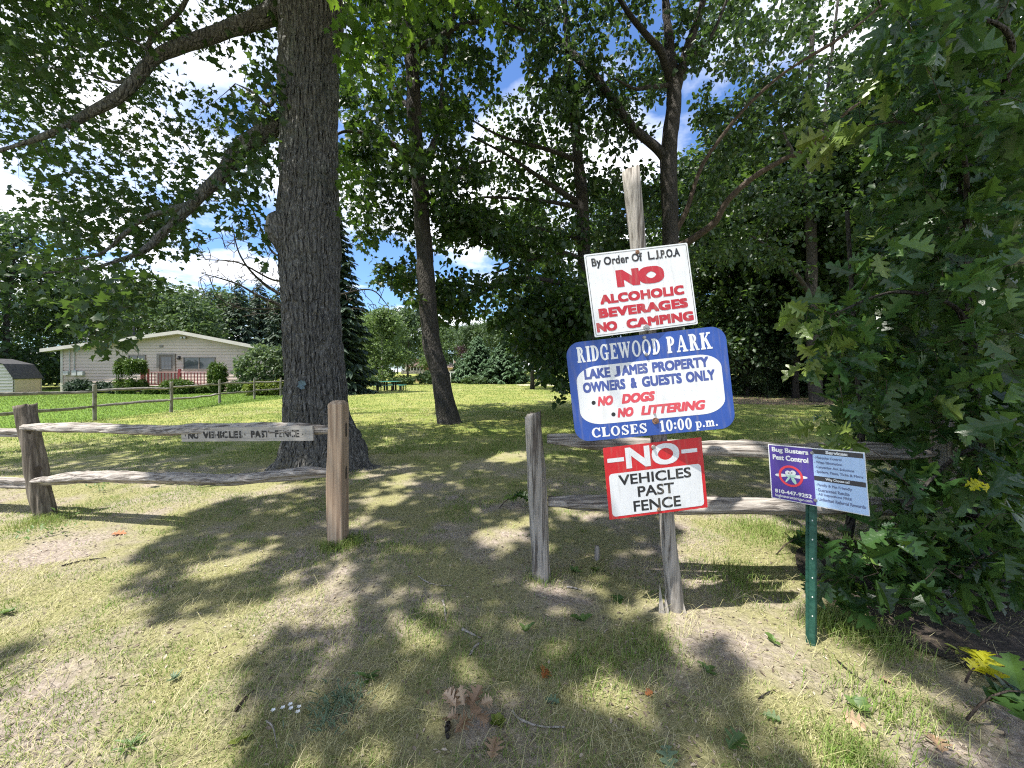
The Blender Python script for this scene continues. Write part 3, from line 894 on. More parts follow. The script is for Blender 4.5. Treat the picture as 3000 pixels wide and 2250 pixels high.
photo_tree('maple_tree', 'tall dark leaning tree with bare lower trunk standing alone right of the huge oak', 202, [
    ('trunk', [(1318, 1252, 11.3, 84), (1314, 1235, 11.3, 70), (1303, 1180, 11.3, 60), (1290, 1100, 11.3, 55), (1264, 1000, 11.3, 53), (1251, 850, 11.3, 52), (1240, 700, 11.3, 48), (1228, 520, 11.2, 46), (1217, 400, 11.1, 43), (1208, 200, 11, 40), (1190, 100, 11, 37), (1165, 0, 11, 34), (1140, -200, 11, 26), (1120, -450, 11, 14)], None),
    ('limb', [(1222, 480, 11.2, 26), (1180, 440, 11.0, 20), (1100, 400, 10.8, 14), (1010, 385, 10.6, 9), (960, 420, 10.4, 5)], None),
    ('limb', [(1226, 510, 11.2, 22), (1262, 440, 11.4, 18), (1290, 340, 11.6, 14), (1300, 180, 11.8, 10), (1340, 0, 12, 8)], None),
    ('limb', [(1200, 150, 11, 22), (1270, 120, 10.6, 18), (1340, 80, 10.2, 14), (1440, 60, 9.8, 10), (1540, 90, 9.5, 6)], None),
    ('limb', [(1210, 330, 11, 16), (1150, 250, 11.3, 12), (1120, 120, 11.6, 9), (1060, 0, 12, 6)], None),
    ('limb', [(1232, 560, 11.2, 14), (1330, 500, 11.6, 10), (1440, 470, 12, 6)], None)],
    [([(1000, -160), (1520, -160), (1500, 120), (1440, 260), (1380, 380), (1300, 520), (1220, 560), (1100, 520), (1010, 460)], 470, 11.4, 15.5),
     ([(1040, -100), (1300, -100), (1330, 300), (1300, 520), (1120, 480), (1010, 300)], 90, 9.2, 11.2),
     ([(1005, 430), (1230, 540), (1240, 700), (1200, 820), (1150, 880), (1080, 780), (1010, 640)], 120, 11, 13.6),
     ([(1180, 760), (1235, 780), (1240, 930), (1190, 920)], 14, 10.6, 12),
     ([(1260, 540), (1420, 470), (1430, 640), (1340, 700), (1270, 660)], 110, 10.5, 13)],
    17, .30, .18, L_DARK, T_MAPLE, BARK_GREY, high=((-2.5, 10.5, 14.5), (4.5, 4, 4), 260))

photo_tree('oak_tree', 'slim dark tree with low drooping side branches just left of the sign post', 203, [
    ('trunk', [(1722, 1180, 15, 52), (1720, 1130, 15, 46), (1716, 900, 15, 42), (1706, 600, 15, 36), (1692, 450, 15, 30), (1678, 300, 15, 26), (1665, 150, 15, 20), (1650, -50, 15, 14), (1640, -250, 15, 8)], None),
    ('limb', [(1692, 592, 15, 20), (1640, 560, 14.6, 16), (1560, 505, 14.2, 12), (1480, 450, 13.8, 8), (1380, 400, 13.5, 5)], None),
    ('limb', [(1690, 470, 15, 16), (1610, 440, 14.4, 12), (1470, 400, 14, 8), (1380, 350, 13.6, 5)], None),
    ('limb', [(1702, 610, 15, 14), (1600, 590, 14.4, 11), (1420, 578, 14, 7), (1330, 600, 13.6, 4)], None),
    ('limb', [(1712, 860, 15, 18), (1640, 830, 14, 14), (1540, 815, 13.4, 11), (1430, 850, 12.8, 8), (1350, 920, 12.4, 5)], None),
    ('limb', [(1710, 760, 15, 16), (1640, 740, 14.2, 12), (1560, 760, 13.6, 8), (1450, 800, 13, 5)], None),
    ('limb', [(1710, 700, 15, 14), (1580, 670, 15.5, 10), (1450, 640, 16, 6)], None)],
    [([(1430, 300), (1680, 220), (1760, 400), (1740, 700), (1620, 720), (1450, 640), (1380, 480)], 300, 14, 18),
     ([(1200, 700), (1460, 640), (1700, 720), (1700, 940), (1560, 1000), (1400, 940), (1270, 960), (1190, 850)], 250, 11.8, 16),
     ([(1480, 880), (1720, 860), (1720, 1110), (1640, 1150), (1560, 1060), (1500, 980)], 190, 11.6, 15.5),
     ([(1640, 800), (1730, 800), (1730, 1160), (1660, 1150)], 80, 11.6, 14)],
    17, .34, .2, L_DARK, T_SIMPLE, BARK_GREY)

photo_tree('oak_tree', 'tall forked oak behind the signs with two bare brown limbs slanting up to the right', 204, [
    ('trunk', [(1978, 1190, 13.5, 74), (1974, 1130, 13.5, 64), (1968, 900, 13.5, 54), (1964, 640, 13.5, 48), (1958, 520, 13.5, 50), (1962, 420, 13.5, 48), (1974, 300, 13.5, 44), (1968, 200, 13.5, 34), (1958, 100, 13.5, 26), (1950, 0, 13.5, 22), (1945, -200, 13.5, 16)], None),
    ('limb', [(1974, 290, 13.5, 36), (1992, 220, 13.4, 32), (2015, 140, 13.3, 28), (2050, 40, 13.2, 22), (2080, -80, 13.1, 16)], None),
    ('limb', [(1966, 240, 13.5, 28), (1935, 150, 13.2, 24), (1900, 110, 13, 20), (1850, 50, 12.8, 16), (1790, -40, 12.6, 12)], None),
    ('limb', [(1955, 470, 13.5, 34), (1920, 430, 13.5, 28), (1860, 380, 13.6, 26), (1800, 300, 13.8, 24), (1740, 220, 14, 22), (1680, 160, 14.2, 20), (1600, 80, 14.4, 16), (1500, 0, 14.6, 11)], None),
    ('limb', [(1975, 730, 13.5, 40), (2010, 712, 13.2, 25), (2090, 655, 12.6, 22), (2130, 590, 12.2, 20), (2200, 525, 11.8, 19), (2290, 470, 11.4, 18), (2350, 445, 11.1, 17), (2400, 412, 10.9, 15), (2450, 365, 10.7, 15), (2480, 330, 10.5, 12), (2520, 300, 10.4, 8)], BARK_BROWN),
    ('limb', [(1970, 690, 13.5, 26), (2010, 620, 13.2, 15), (2050, 500, 12.9, 13), (2100, 420, 12.6, 12), (2180, 320, 12.2, 11), (2270, 235, 11.8, 11), (2340, 185, 11.5, 10), (2440, 125, 11.2, 12), (2530, 60, 11, 10), (2610, -10, 10.8, 8)], BARK_BROWN),
    ('limb', [(1965, 250, 13.5, 16), (1900, 255, 13, 13), (1860, 260, 12.8, 9), (1800, 230, 12.6, 5)], None),
    ('limb', [(2005, 180, 13.4, 16), (2080, 110, 13.2, 12), (2130, 0, 13, 9)], None)],
    [([(1520, -120), (1930, -120), (1940, 200), (1900, 420), (1780, 520), (1640, 320), (1520, 180)], 430, 12.4, 18),
     ([(1960, 60), (2120, -100), (2300, -120), (2400, 60), (2250, 150), (2120, 260), (2060, 300)], 170, 13, 17),
     ([(2050, 330), (2300, 200), (2380, 330), (2300, 430), (2150, 520), (2060, 600)], 150, 13, 18),
     ([(1740, 480), (1960, 560), (1970, 760), (1780, 760), (1720, 640)], 150, 13.8, 18),
     ([(1990, 560), (2130, 640), (2150, 760), (2010, 780)], 60, 13.8, 18)],
    18, .34, .19, L_MID, T_SIMPLE, BARK_GREY, high=((3.2, 9.5, 14.5), (7, 6.5, 3.5), 1150))  # high: unseen crown added above the view to shade the lawn

photo_tree('oak_tree', 'slender grey oak forking high up in front of the wood right of the signs', 205, [
    ('trunk', [(2392, 1180, 19, 46), (2386, 1100, 19, 40), (2378, 900, 19, 36), (2378, 740, 19, 34), (2374, 600, 19, 32), (2372, 520, 19, 27), (2370, 400, 19, 22), (2374, 250, 19, 18), (2380, 100, 19, 15), (2390, -60, 19, 12)], None),
    ('limb', [(2374, 610, 19, 24), (2345, 530, 18.8, 18), (2325, 460, 18.6, 16), (2290, 380, 18.4, 12), (2250, 250, 18.2, 8)], None),
    ('limb', [(2376, 560, 19, 16), (2410, 380, 19.2, 13), (2430, 220, 19.4, 11), (2455, 0, 19.6, 8)], None),
    ('limb', [(2378, 590, 19, 14), (2440, 540, 19.4, 10), (2500, 520, 19.8, 6)], None),
    ('limb', [(2372, 860, 19, 18), (2330, 800, 18.5, 14), (2260, 730, 18, 9), (2200, 690, 17.6, 5)], None),
    ('limb', [(2380, 640, 19, 12), (2470, 600, 19, 9), (2560, 640, 19, 6)], None)],
    [([(2120, -120), (2620, -120), (2640, 200), (2560, 480), (2400, 620), (2260, 560), (2180, 300)], 440, 16.5, 23),
     ([(2130, 560), (2300, 520), (2380, 640), (2380, 780), (2200, 800), (2120, 700)], 110, 16, 22),
     ([(2400, 560), (2600, 480), (2640, 760), (2480, 780)], 90, 17, 22)],
    18, .42, .22, L_MID, T_SIMPLE, BARK_GREY)

# ------------------------------------------------------------------ generic trees
def dup(root, loc, rz=0, sc=1.0, label=None, group=None):
    r = root.copy(); COL.objects.link(r)
    r.location = tuple(float(c) for c in loc); r.rotation_euler = (0, 0, rz)
    r.scale = (sc, sc, sc) if not isinstance(sc, tuple) else sc
    if label: r['label'] = label
    if group: r['group'] = group
    for ch in list(root.children):
        c = ch.copy(); COL.objects.link(c); c.parent = r
        for g_ in list(ch.children):
            d = g_.copy(); COL.objects.link(d); d.parent = c
    return r

def decid(name, label, seed, H, zb, r, ncl, per, rad, size, mat, barkm, tr=.14, tmpl=T_DIA, group=None, flat=.75, lean=0, shape=1.0):
    """a broadleaf tree built at the origin: trunk, branchwork, crown of leaf clumps"""
    rng = np.random.default_rng(seed)
    T = thing(name, label, 'tree', (0, 0, 0), 0, group)
    z = np.linspace(-.15, H * .93, 16)
    pth = np.stack([np.sin(z * .5 + seed) * .02 * z + lean * z, np.cos(z * .4 + seed) * .02 * z, z], 1)
    rd = tr * (1 - z / H * .92); rd[0] *= 1.35; rd[1] *= 1.1
    mb = MB(); mb.tube(pth, np.maximum(rd, .012), 10, rough_disp(tr * .3, (3, 3, 1), seed))
    mb.build('trunk', barkm, T, True)
    # lumpy crown: big boughs, then clumps on them
    nb = max(6, int(ncl / 16))
    bz = zb + (H - zb) * rng.random(nb) ** .9
    prof = np.sin(np.clip((bz - zb) / (H - zb), .02, .98) ** shape * math.pi) ** .6
    a = rng.random(nb) * 6.283
    br = r * prof * (.45 + .55 * rng.random(nb))
    bc = np.stack([np.cos(a) * br, np.sin(a) * br, bz], 1)
    q = rng.normal(size=(ncl, 3)) * np.array([.32, .32, .22]) * r * .75
    c = bc[rng.integers(0, nb, ncl)] + q
    c[:, 2] = np.clip(c[:, 2], zb * .8 + .1, H + .4)
    branchwork(T, pth, np.maximum(rd, .012), c, rng, barkm if barkm is BARK_PALE else TWIG, seg=.7, thick=.012, nseg=3)
    C, D, N, S, t, idx = cluster_leaves(c, per, rad, size, rng, up=.5, flat=flat)
    leaves('crown', C, D, N, S, tmpl, mat, T, t)
    return T

def conifer(name, label, seed, H, zb, r, nw, mat, size=.3, droop=.28, tr=.16, group=None, cat_='tree', step=.26, wid=.55):
    rng = np.random.default_rng(seed)
    T = thing(name, label, cat_, (0, 0, 0), 0, group)
    z = np.linspace(-.1, H, 12)
    pth = np.stack([z * 0, z * 0, z], 1)
    mb = MB(); mb.tube(pth, np.maximum(tr * (1 - z / H), .01), 8); mb.build('trunk', BARK_GREY, T, True)
    Cs, Ds, Ns, Ss, Ts = [], [], [], [], []
    Vs, Fs, base = [], [], 0
    for w in range(nw):
        t = (w + rng.random()) / nw
        z0 = zb + (H - zb) * t
        L = r * (1 - t) ** .85 * (.75 + .4 * rng.random()) + .12
        a = w * 2.399 + rng.random() * .5
        s = np.linspace(0, 1, 5)
        b = np.stack([np.cos(a) * L * s, np.sin(a) * L * s, z0 - droop * L * s ** 1.4 + .10 * L * s ** 4], 1)
        V, Fc = tube(b, np.linspace(.02, .006, 5), 3); Vs.append(V); Fs.extend([tuple(i + base for i in f) for f in Fc]); base += len(V)
        m = max(4, int(L / step * 7))
        u = rng.random(m) ** .7
        pos = np.stack([np.interp(u, s, b[:, i]) for i in range(3)], 1)
        side = rng.choice([-1, 1], m)
        da = a + side * (.35 + rng.random(m) * .9)
        d = np.stack([np.cos(da), np.sin(da), -.25 - .3 * rng.random(m)], 1)
        Cs.append(pos + rng.normal(size=(m, 3)) * .05); Ds.append(d)
        n_ = rng.normal(size=(m, 3)) * .35; n_[:, 2] += .8
        Ns.append(n_); Ss.append(size * (.6 + .7 * rng.random(m)) * (.45 + wid * min(1, L / r + .2))); Ts.append(np.clip(rng.random(m) * .6 + .4 * rng.random(), 0, 1))
    mk('branchwork', np.vstack(Vs), np.concatenate([np.array(f) for f in Fs]), np.array([len(f) for f in Fs]), TWIG, T, True)
    leaves('crown', np.vstack(Cs), np.vstack(Ds), np.vstack(Ns), np.concatenate(Ss), T_STRIP, mat, T, np.concatenate(Ts))
    return T

def at(px, Y, z=None):
    x = (px - 1500) / F * Y
    return (x, Y, float(gh(x, Y)[0]) if z is None else z)
def place(root, loc, rz=0, sc=1):
    root.location = loc; root.rotation_euler = (0, 0, rz)
    root.scale = (sc, sc, sc) if not isinstance(sc, tuple) else sc
    return root

# spruce right behind the oak trunk
sp = place(conifer('spruce_tree', 'tall dark spruce with drooping boughs rising right behind the huge oak trunk', 31, 13.5, .4, 2.6, 210, L_SPRUCE, .62, step=.2), at(985, 27), .3)
# trees beyond the lawn, centre
bi = place(decid('birch_tree', 'pale green birch with loose airy crown beyond the green picnic table', 41, 8.6, .5, 2.6, 420, 18, .5, .3, L_PALE, BARK_PALE, .1, shape=.65), at(1120, 46), .5)
dup(bi, at(1065, 49), 2.1, 1.0, 'pale birch close to the spruce, left of the airy birch')
dup(bi, at(1268, 53), 4.0, (.62, .62, .88), 'narrow pale birch with white stem left of the leaning trunk')
dd = place(decid('broadleaf_tree', 'dark rounded tree towering over the small brown cottage', 42, 11, 2.4, 4.2, 420, 16, .8, .4, L_FAR, BARK_GREY, .2), at(1195, 62), 0)
dup(dd, at(1290, 84), 1.3, .95, 'distant green tree showing beside the leaning trunk above the flag')
dup(dd, at(1390, 72), 2.6, .8, 'distant green tree above the two pines in the middle')
dup(dd, at(1480, 66), .6, .95, 'broad green tree standing behind the right-hand pine and picnic bench')
pl = place(decid('plum_tree', 'small dark purple-leaved tree behind the flagpole', 43, 5.2, 1, 1.7, 110, 14, .5, .28, L_PURP, BARK_GREY, .08), at(1360, 68), 0)
pi = place(conifer('pine_tree', 'bushy blue-green pine left of the grey picnic table', 32, 6.4, .15, 3.4, 190, L_PINE, .5, .02, step=.16, wid=.6), at(1400, 52), 0)
dup(pi, at(1478, 50), 2.0, (.98, .98, .92), 'bushy blue-green pine directly behind the grey picnic table')
dup(pi, at(1345, 54), 4.0, .55, 'low young pine nearest the flagpole')
lb = place(decid('young_tree', 'light green young tree with leaves down to the ground beside the sand patch', 44, 7.2, .3, 2.6, 330, 16, .5, .24, L_PALE, BARK_GREY, .08, shape=.7), at(1590, 46), 0)
dup(lb, at(1540, 52), 2.0, .8, 'light green young tree half hidden between the pines and the sand patch')
for i, (px, Y, s_, lb_) in enumerate(((1010, 92, .95, 'far broad tree closing the lawn view beside the spruce'), (1100, 96, 1.0, 'far broad tree behind the airy birch'), (1165, 90, .8, 'far broad tree left of the white gable'), (1330, 100, 1.05, 'far broad tree above the bungalow roof'), (1440, 90, 1.0, 'far broad tree above the left pine'), (1545, 84, 1.0, 'far broad tree between the pines and the light green young tree'), (1650, 80, 1.0, 'far broad tree behind the light green young tree'), (1250, 104, .9, 'far broad tree over the right side of the brown cottage roof'))):
    dup(dd, at(px, Y), i * 1.7, s_, lb_)
for i, (px, Y, s_, lb_) in enumerate(((1035, 100, 1.5, 'low-branched far tree under the spruce boughs'), (1085, 104, 1.5, 'low-branched far tree left of the airy birch trunk'), (1135, 106, 1.4, 'low-branched far tree behind the airy birch trunk'), (1180, 100, 1.4, 'low-branched far tree directly left of the white gable'), (1262, 98, 1.5, 'low-branched far tree directly right of the brown cottage'), (1310, 106, 1.5, 'low-branched far tree behind the leaning trunk'), (1365, 104, 1.5, 'low-branched far tree behind the plum tree'), (1640, 96, 1.5, 'low-branched far tree right of the sand patch'), (1700, 90, 1.5, 'low-branched far tree next to the blue sign edge'))):
    dup(lb, at(px, Y), i * 1.7, s_, lb_)
# hedge-like shrubs at the lawn's far edge
def shrub(name, label, seed, w, h, n, per, size, mat, cat_='shrub', box_=.0, d=None, tmpl=T_DIA, group=None):
    rng = np.random.default_rng(seed)
    T = thing(name, label, cat_, (0, 0, 0), 0, group)
    d = d or w
    q = unit(rng.normal(size=(n, 3)))
    if box_:
        q = np.sign(q) * np.abs(q) ** (1 - box_); q /= np.maximum(1, np.abs(q).max(1))[:, None]
    q *= (.55 + .45 * rng.random(n) ** .5)[:, None]
    c = np.stack([q[:, 0] * w / 2, q[:, 1] * d / 2, h * (.52 + .48 * q[:, 2])], 1)
    base = np.array([[0, 0, -.05], [0, 0, h * .15], [0, 0, h * .3]])
    branchwork(T, base, np.array([.05, .04, .03]), c[:: max(1, n // 90)], rng, TWIG, name='stem', seg=.4, thick=.012, nseg=3)
    C, D, N, S, t, idx = cluster_leaves(c, per, .05 * (w + h) / 2 + .03, size, rng, up=.4, flat=1)
    leaves('crown', C, D, N, S, tmpl, mat, T, t)
    return T
fs = place(shrub('shrub', 'low grey-green shrub at the far lawn edge behind the green picnic table', 51, 2.6, 1.3, 120, 12, .22, L_FAR), at(1075, 43), 0)
dup(fs, at(1180, 45), 1, (1.1, 1, .8), 'low rounded shrub at the lawn edge right of the green picnic table')
dup(fs, at(1255, 47), 2, (1.2, 1, 1.15), 'leafy shrub hiding the end of the little wooden fence')
dup(fs, at(1390, 48), 3, (1.3, 1, .75), 'low shrub between the flagpole and the grey picnic table')
dup(fs, at(1615, 47.5), 4, (1.4, 1, .8), 'low shrub behind the sand patch')
dup(fs, at(1030, 40), 5, (1.2, 1, 1.0), 'dark low shrub under the spruce boughs')

# tree line behind the house
fr = place(conifer('spruce_tree', 'tall grey-green spruce in the wood behind the house peak', 33, 15.5, .5, 3.4, 120, L_SPRUCE, .9, step=.45, wid=.8, group='trees behind the house'), at(700, 58), 0)
fb = place(decid('broadleaf_tree', 'rounded grey-green tree behind the house roof, left of its peak', 45, 14, 2, 4.6, 330, 14, 1.0, .55, L_FAR, BARK_GREY, .2, group='trees behind the house'), at(480, 55), 0)
K = [(820, 60, .95, 'spruce tips showing right beside the oak trunk behind the house'), (760, 66, 1.1, 'spruce between the tall spruce and the oak trunk, behind the house'), (610, 62, .92, 'spruce rising over the right slope of the house roof'), (330, 64, 1.0, 'spruce behind the roof antenna'), (890, 64, .8, 'spruce hidden mostly by the oak trunk')]
for i, (px, Y, s, lb_) in enumerate(K):
    dup(fr, at(px, Y), i * 1.3, s, lb_)
K = [(560, 52, .80, 'rounded tree directly over the house peak'), (410, 60, .95, 'rounded tree over the left slope of the house roof'), (660, 70, 1.05, 'rounded tree far back over the right end of the house'), (240, 58, .9, 'rounded tree behind the left eave of the house'), (790, 74, 1.0, 'rounded far tree beside the bare twigs')]
for i, (px, Y, s, lb_) in enumerate(K):
    dup(fb, at(px, Y), 1 + i * 1.7, s, lb_)
# big trees at left behind the shed
lt = place(decid('maple_tree', 'big bright-topped maple behind the shed at the far left', 46, 14.5, 1.2, 6.2, 620, 18, .9, .36, L_MID, BARK_GREY, .3, shape=.8), at(25, 33), 0)
dup(lt, at(-150, 30), 2.2, .95, 'big maple cut off by the left edge of the picture')
dup(lt, at(215, 40), 4.1, (.8, .8, .72), 'dark maple between the shed and the house')
dup(lt, at(120, 44), 1.1, .7, 'maple standing back in the gap beside the shed')
# bare twiggy tree behind the oak
def bare():
    rng = np.random.default_rng(61)
    T = thing('bare_tree', 'leafless dead tree spreading thin twigs left from behind the oak trunk', 'tree')
    nodes = []
    Yb = 13
    limb('trunk', [(880, 1225, Yb, 34), (880, 1100, Yb, 28), (870, 980, Yb, 24), (868, 850, Yb, 20), (866, 700, Yb, 14), (872, 560, Yb, 8)], BARK_GREY, T, nodes, 10)
    for pts in ([(870, 930, Yb, 15), (820, 895, Yb, 13), (760, 868, Yb - .3, 9), (690, 830, Yb - .6, 6), (590, 800, Yb - 1, 3)],
                [(868, 880, Yb, 12), (800, 850, Yb, 10), (740, 800, Yb - .3, 7), (700, 740, Yb - .5, 5), (680, 660, Yb - .6, 3)],
                [(866, 820, Yb, 9), (800, 820, Yb, 7), (700, 770, Yb - .5, 5), (600, 760, Yb - 1, 3)],
                [(866, 760, Yb, 9), (800, 740, Yb, 7), (760, 660, Yb - .4, 5), (730, 590, Yb - .6, 3)],
                [(870, 900, Yb, 9), (800, 905, Yb, 7), (700, 900, Yb - .6, 4), (600, 850, Yb - 1, 3)],
                [(880, 900, Yb, 10), (1010, 860, Yb, 6), (1090, 850, Yb, 4), (1140, 900, Yb, 2)]):
        limb('limb', pts, BARK_GREY, T, nodes, 6, 6, .004)
    NA, NR = cat(nodes)
    c = np.vstack([in_region([(570, 700), (700, 640), (830, 620), (830, 930), (700, 930), (580, 880)], 240, 11.6, 13.6, rng), in_region([(1010, 820), (1130, 840), (1140, 920), (1020, 930)], 30, 12.5, 13.5, rng)])
    branchwork(T, NA, NR, c, rng, TWIG, seg=.2, thick=.018, nseg=3, rmin=.012)
bare()

# the wood on the right
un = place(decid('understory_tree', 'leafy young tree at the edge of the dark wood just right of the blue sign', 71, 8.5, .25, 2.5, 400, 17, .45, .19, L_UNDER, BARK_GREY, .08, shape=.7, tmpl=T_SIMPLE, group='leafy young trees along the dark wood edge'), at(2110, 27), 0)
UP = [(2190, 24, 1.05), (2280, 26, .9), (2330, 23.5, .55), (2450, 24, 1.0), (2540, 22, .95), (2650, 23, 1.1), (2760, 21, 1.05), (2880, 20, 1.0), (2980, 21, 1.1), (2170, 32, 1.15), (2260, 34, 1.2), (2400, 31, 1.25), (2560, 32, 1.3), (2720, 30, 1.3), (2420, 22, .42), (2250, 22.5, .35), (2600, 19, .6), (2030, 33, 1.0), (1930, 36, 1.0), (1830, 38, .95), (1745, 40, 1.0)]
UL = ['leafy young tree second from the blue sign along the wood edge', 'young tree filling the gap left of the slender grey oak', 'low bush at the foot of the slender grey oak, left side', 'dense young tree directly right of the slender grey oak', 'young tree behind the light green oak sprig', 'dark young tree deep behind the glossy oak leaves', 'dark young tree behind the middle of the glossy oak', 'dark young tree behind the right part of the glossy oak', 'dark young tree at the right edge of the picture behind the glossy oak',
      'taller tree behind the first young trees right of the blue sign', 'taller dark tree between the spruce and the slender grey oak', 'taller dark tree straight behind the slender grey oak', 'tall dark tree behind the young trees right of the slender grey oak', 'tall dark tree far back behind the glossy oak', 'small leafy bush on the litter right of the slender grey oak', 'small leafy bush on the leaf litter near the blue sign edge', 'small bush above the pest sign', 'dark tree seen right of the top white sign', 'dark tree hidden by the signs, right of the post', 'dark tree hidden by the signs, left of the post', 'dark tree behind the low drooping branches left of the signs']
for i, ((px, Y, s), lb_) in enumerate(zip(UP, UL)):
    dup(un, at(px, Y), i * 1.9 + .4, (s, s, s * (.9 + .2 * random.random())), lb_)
s2 = place(conifer('spruce_tree', 'blue-grey spruce pointing into the sky gap right of the top sign', 34, 13.0, .6, 2.8, 140, L_SPRUCE, .55, step=.3), at(2235, 29), 0)
dup(s2, at(2300, 33), 1.5, 1.05, 'dark spruce just left of the slender grey oak')
dup(s2, at(2500, 30), 2.5, 1.1, 'dark spruce right of the slender grey oak')
dup(s2, at(2090, 40), 3.5, .8, 'spruce top showing beside the right edge of the top white sign')
tl = place(decid('oak_tree', 'tall thin-crowned oak far back in the wood, right of the forked oak', 72, 19, 4, 4.6, 520, 20, .55, .36, L_OAK, BARK_GREY, .2, tmpl=T_SIMPLE), at(2180, 31), 0)
for i, (px, Y, s, lb_) in enumerate([(2560, 27, 1.0, 'tall oak behind the tip of the glossy oak branch'), (2700, 25, .95, 'tall oak behind the upper glossy oak leaves'), (2860, 27, 1.0, 'tall oak in the dark at the upper right'), (2420, 34, 1.05, 'tall oak behind the fork of the slender grey oak'), (1800, 36, .95, 'tall oak far behind the post top'), (1560, 34, .85, 'tall oak behind the slim dark tree left of the signs'), (2990, 24, .95, 'tall oak at the extreme right edge'), (2330, 22, .8, 'tall shady oak just left of the slender grey oak, over the wood edge'), (2500, 21, .85, 'tall shady oak right of the slender grey oak, over the wood edge'), (2650, 19, .8, 'tall shady oak right behind the glossy oak sapling'), (2130, 25, .85, 'tall shady oak over the gap right of the top sign'), (2830, 18, .8, 'tall shady oak above the right part of the glossy sapling'), (1990, 28, .85, 'tall shady oak behind the forked oak trunk'), (2590, 23, .95, 'tall oak closing the bright gap left of the glossy sapling top')]):
    dup(tl, at(px, Y), i * 1.1 + .7, s, lb_)

# ------------------------------------------------------------------ glossy young oak close on the right
def near_oak():
    rng = np.random.default_rng(301)
    T = thing('young_oak', 'glossy dark green oak sapling with large lobed leaves filling the right edge', 'tree', (0, 0, 0))
    nodes = []
    def stem(pts, r0, r1, n=8):
        p = spline(np.array(pts, float), 8); rd = np.linspace(r0, r1, len(p))
        mb = MB(); mb.tube(p, rd, n, rough_disp(.006, (6, 6, 6), len(nodes))); mb.build('stem', BARK_GREY, T, True)
        nodes.append((p, rd))
    stem([(3.55, 2.95, -.1), (3.5, 2.9, 1.0), (3.35, 2.85, 2.2), (3.2, 2.7, 3.4), (3.1, 2.6, 4.6)], .06, .02)
    stem([(2.85, 3.3, -.1), (2.95, 3.25, .9), (2.85, 3.2, 1.8), (2.7, 3.1, 2.8)], .035, .012)
    stem([(3.5, 2.9, .8), (3.0, 2.5, 1.0), (2.6, 2.3, .95), (2.2, 2.15, .75)], .02, .006)
    stem([(3.4, 2.88, 1.6), (2.9, 2.5, 1.9), (2.4, 2.4, 2.0), (1.95, 2.35, 1.85)], .02, .006)
    stem([(3.3, 2.8, 2.4), (2.8, 2.4, 2.9), (2.3, 2.3, 3.0)], .018, .006)
    stem([(3.25, 2.7, 3.0), (2.6, 2.0, 3.2), (2.0, 1.8, 3.2)], .018, .006)
    stem([(3.5, 2.9, .4), (3.0, 2.4, .45), (2.5, 2.15, .35)], .014, .005)
    stem([(3.5, 2.95, 1.2), (3.2, 2.2, 1.4), (2.8, 1.8, 1.3)], .018, .006)
    NA, NR = cat(nodes)
    front = [(3080, -120), (2640, -120), (2600, 60), (2620, 180), (2560, 250), (2480, 360), (2560, 420), (2640, 480), (2640, 600), (2580, 720), (2540, 800), (2420, 870), (2330, 900), (2400, 960), (2370, 1040), (2480, 1080), (2450, 1170),
             (2400, 1260), (2470, 1290), (2570, 1330), (2590, 1450), (2560, 1560), (2520, 1640), (2420, 1690), (2440, 1780), (2560, 1860), (2680, 1900), (2800, 1820), (2950, 1740), (3080, 1700)]
    c = np.vstack([in_region(front, 330, 2.2, 3.0, rng), in_region([(x + 40, y) for x, y in front], 460, 2.8, 4.4, rng), in_region([(2560, 520), (2700, 500), (2720, 1400), (2500, 1300), (2520, 900)], 150, 3.0, 4.6, rng),
                   in_region([(3080, -120), (2640, -120), (2600, 100), (2680, 260), (2850, 420), (3080, 480)], 26, 1.75, 2.2, rng),
                   in_region([(3080, 700), (2900, 760), (2860, 1300), (2780, 1500), (2860, 1800), (3080, 1700)], 36, 1.8, 2.3, rng),
                   in_region([(2600, 300), (3080, 300), (3080, 1400), (2620, 1400)], 260, 3.6, 5.2, rng),
                   in_region([(2420, 1640), (2700, 1560), (2860, 1700), (2640, 1860), (2480, 1800)], 50, 2.1, 2.7, rng)])
    c = c[c[:, 2] > .12]
    # keep the pest sign clear (only its top right corner is touched by leaves)
    px, py = px_of(c)
    c = c[~((px < 2560) & (py > 1255) & (py < 1580) & (c[:, 1] < 2.3))]
    branchwork(T, NA, NR, c, rng, BARK_BROWN, seg=.22, thick=.007, rmin=.0018)
    C, D, N, S, t, idx = cluster_leaves(c, 8, .125, .118, rng, up=.34, droop=.5, jitter=.6, flat=.8)
    px, py = px_of(C)
    bad = (C[:, 1] < 2.25) & (px < 2555) & (py > 1260) & (py < 1580)
    bad |= (C[:, 1] < 1.45) | (C[:, 2] < .06)
    k = ~bad
    C, D, N, S, t = C[k], D[k], N[k], S[k], t[k]
    t = np.clip(t * .62 + .38 * (rng.random(len(t)) ** 3), 0, 1)
    pick = rng.integers(0, 4, len(C))
    for v, (fo, be) in enumerate(((.2, .15), (.55, .45), (-.25, .7), (.9, .1))):
        q = pick == v
        leaves('crown', C[q], D[q], N[q], S[q], lobed_template(fo, be), L_NEAR, T, t[q])
    # the paler new sprigs that stick out to the left
    tips = np.array([P(2400, 905, 2.35), P(2360, 940, 2.3), P(2440, 960, 2.3), P(2440, 1010, 2.3), P(2400, 1050, 2.3), P(2340, 900, 2.4), P(2400, 350, 2.5), P(2460, 390, 2.45), P(2420, 420, 2.5), P(2540, 215, 2.3), P(2440, 1250, 2.4), P(2480, 1270, 2.35)])
    C, D, N, S, t, idx = cluster_leaves(tips, 6, .09, .13, rng, up=.3, droop=.3)
    D[:, 0] -= .5
    leaves('crown', C, D, N, S, T_LOBE, L_NEAR, T, .75 + .25 * t)
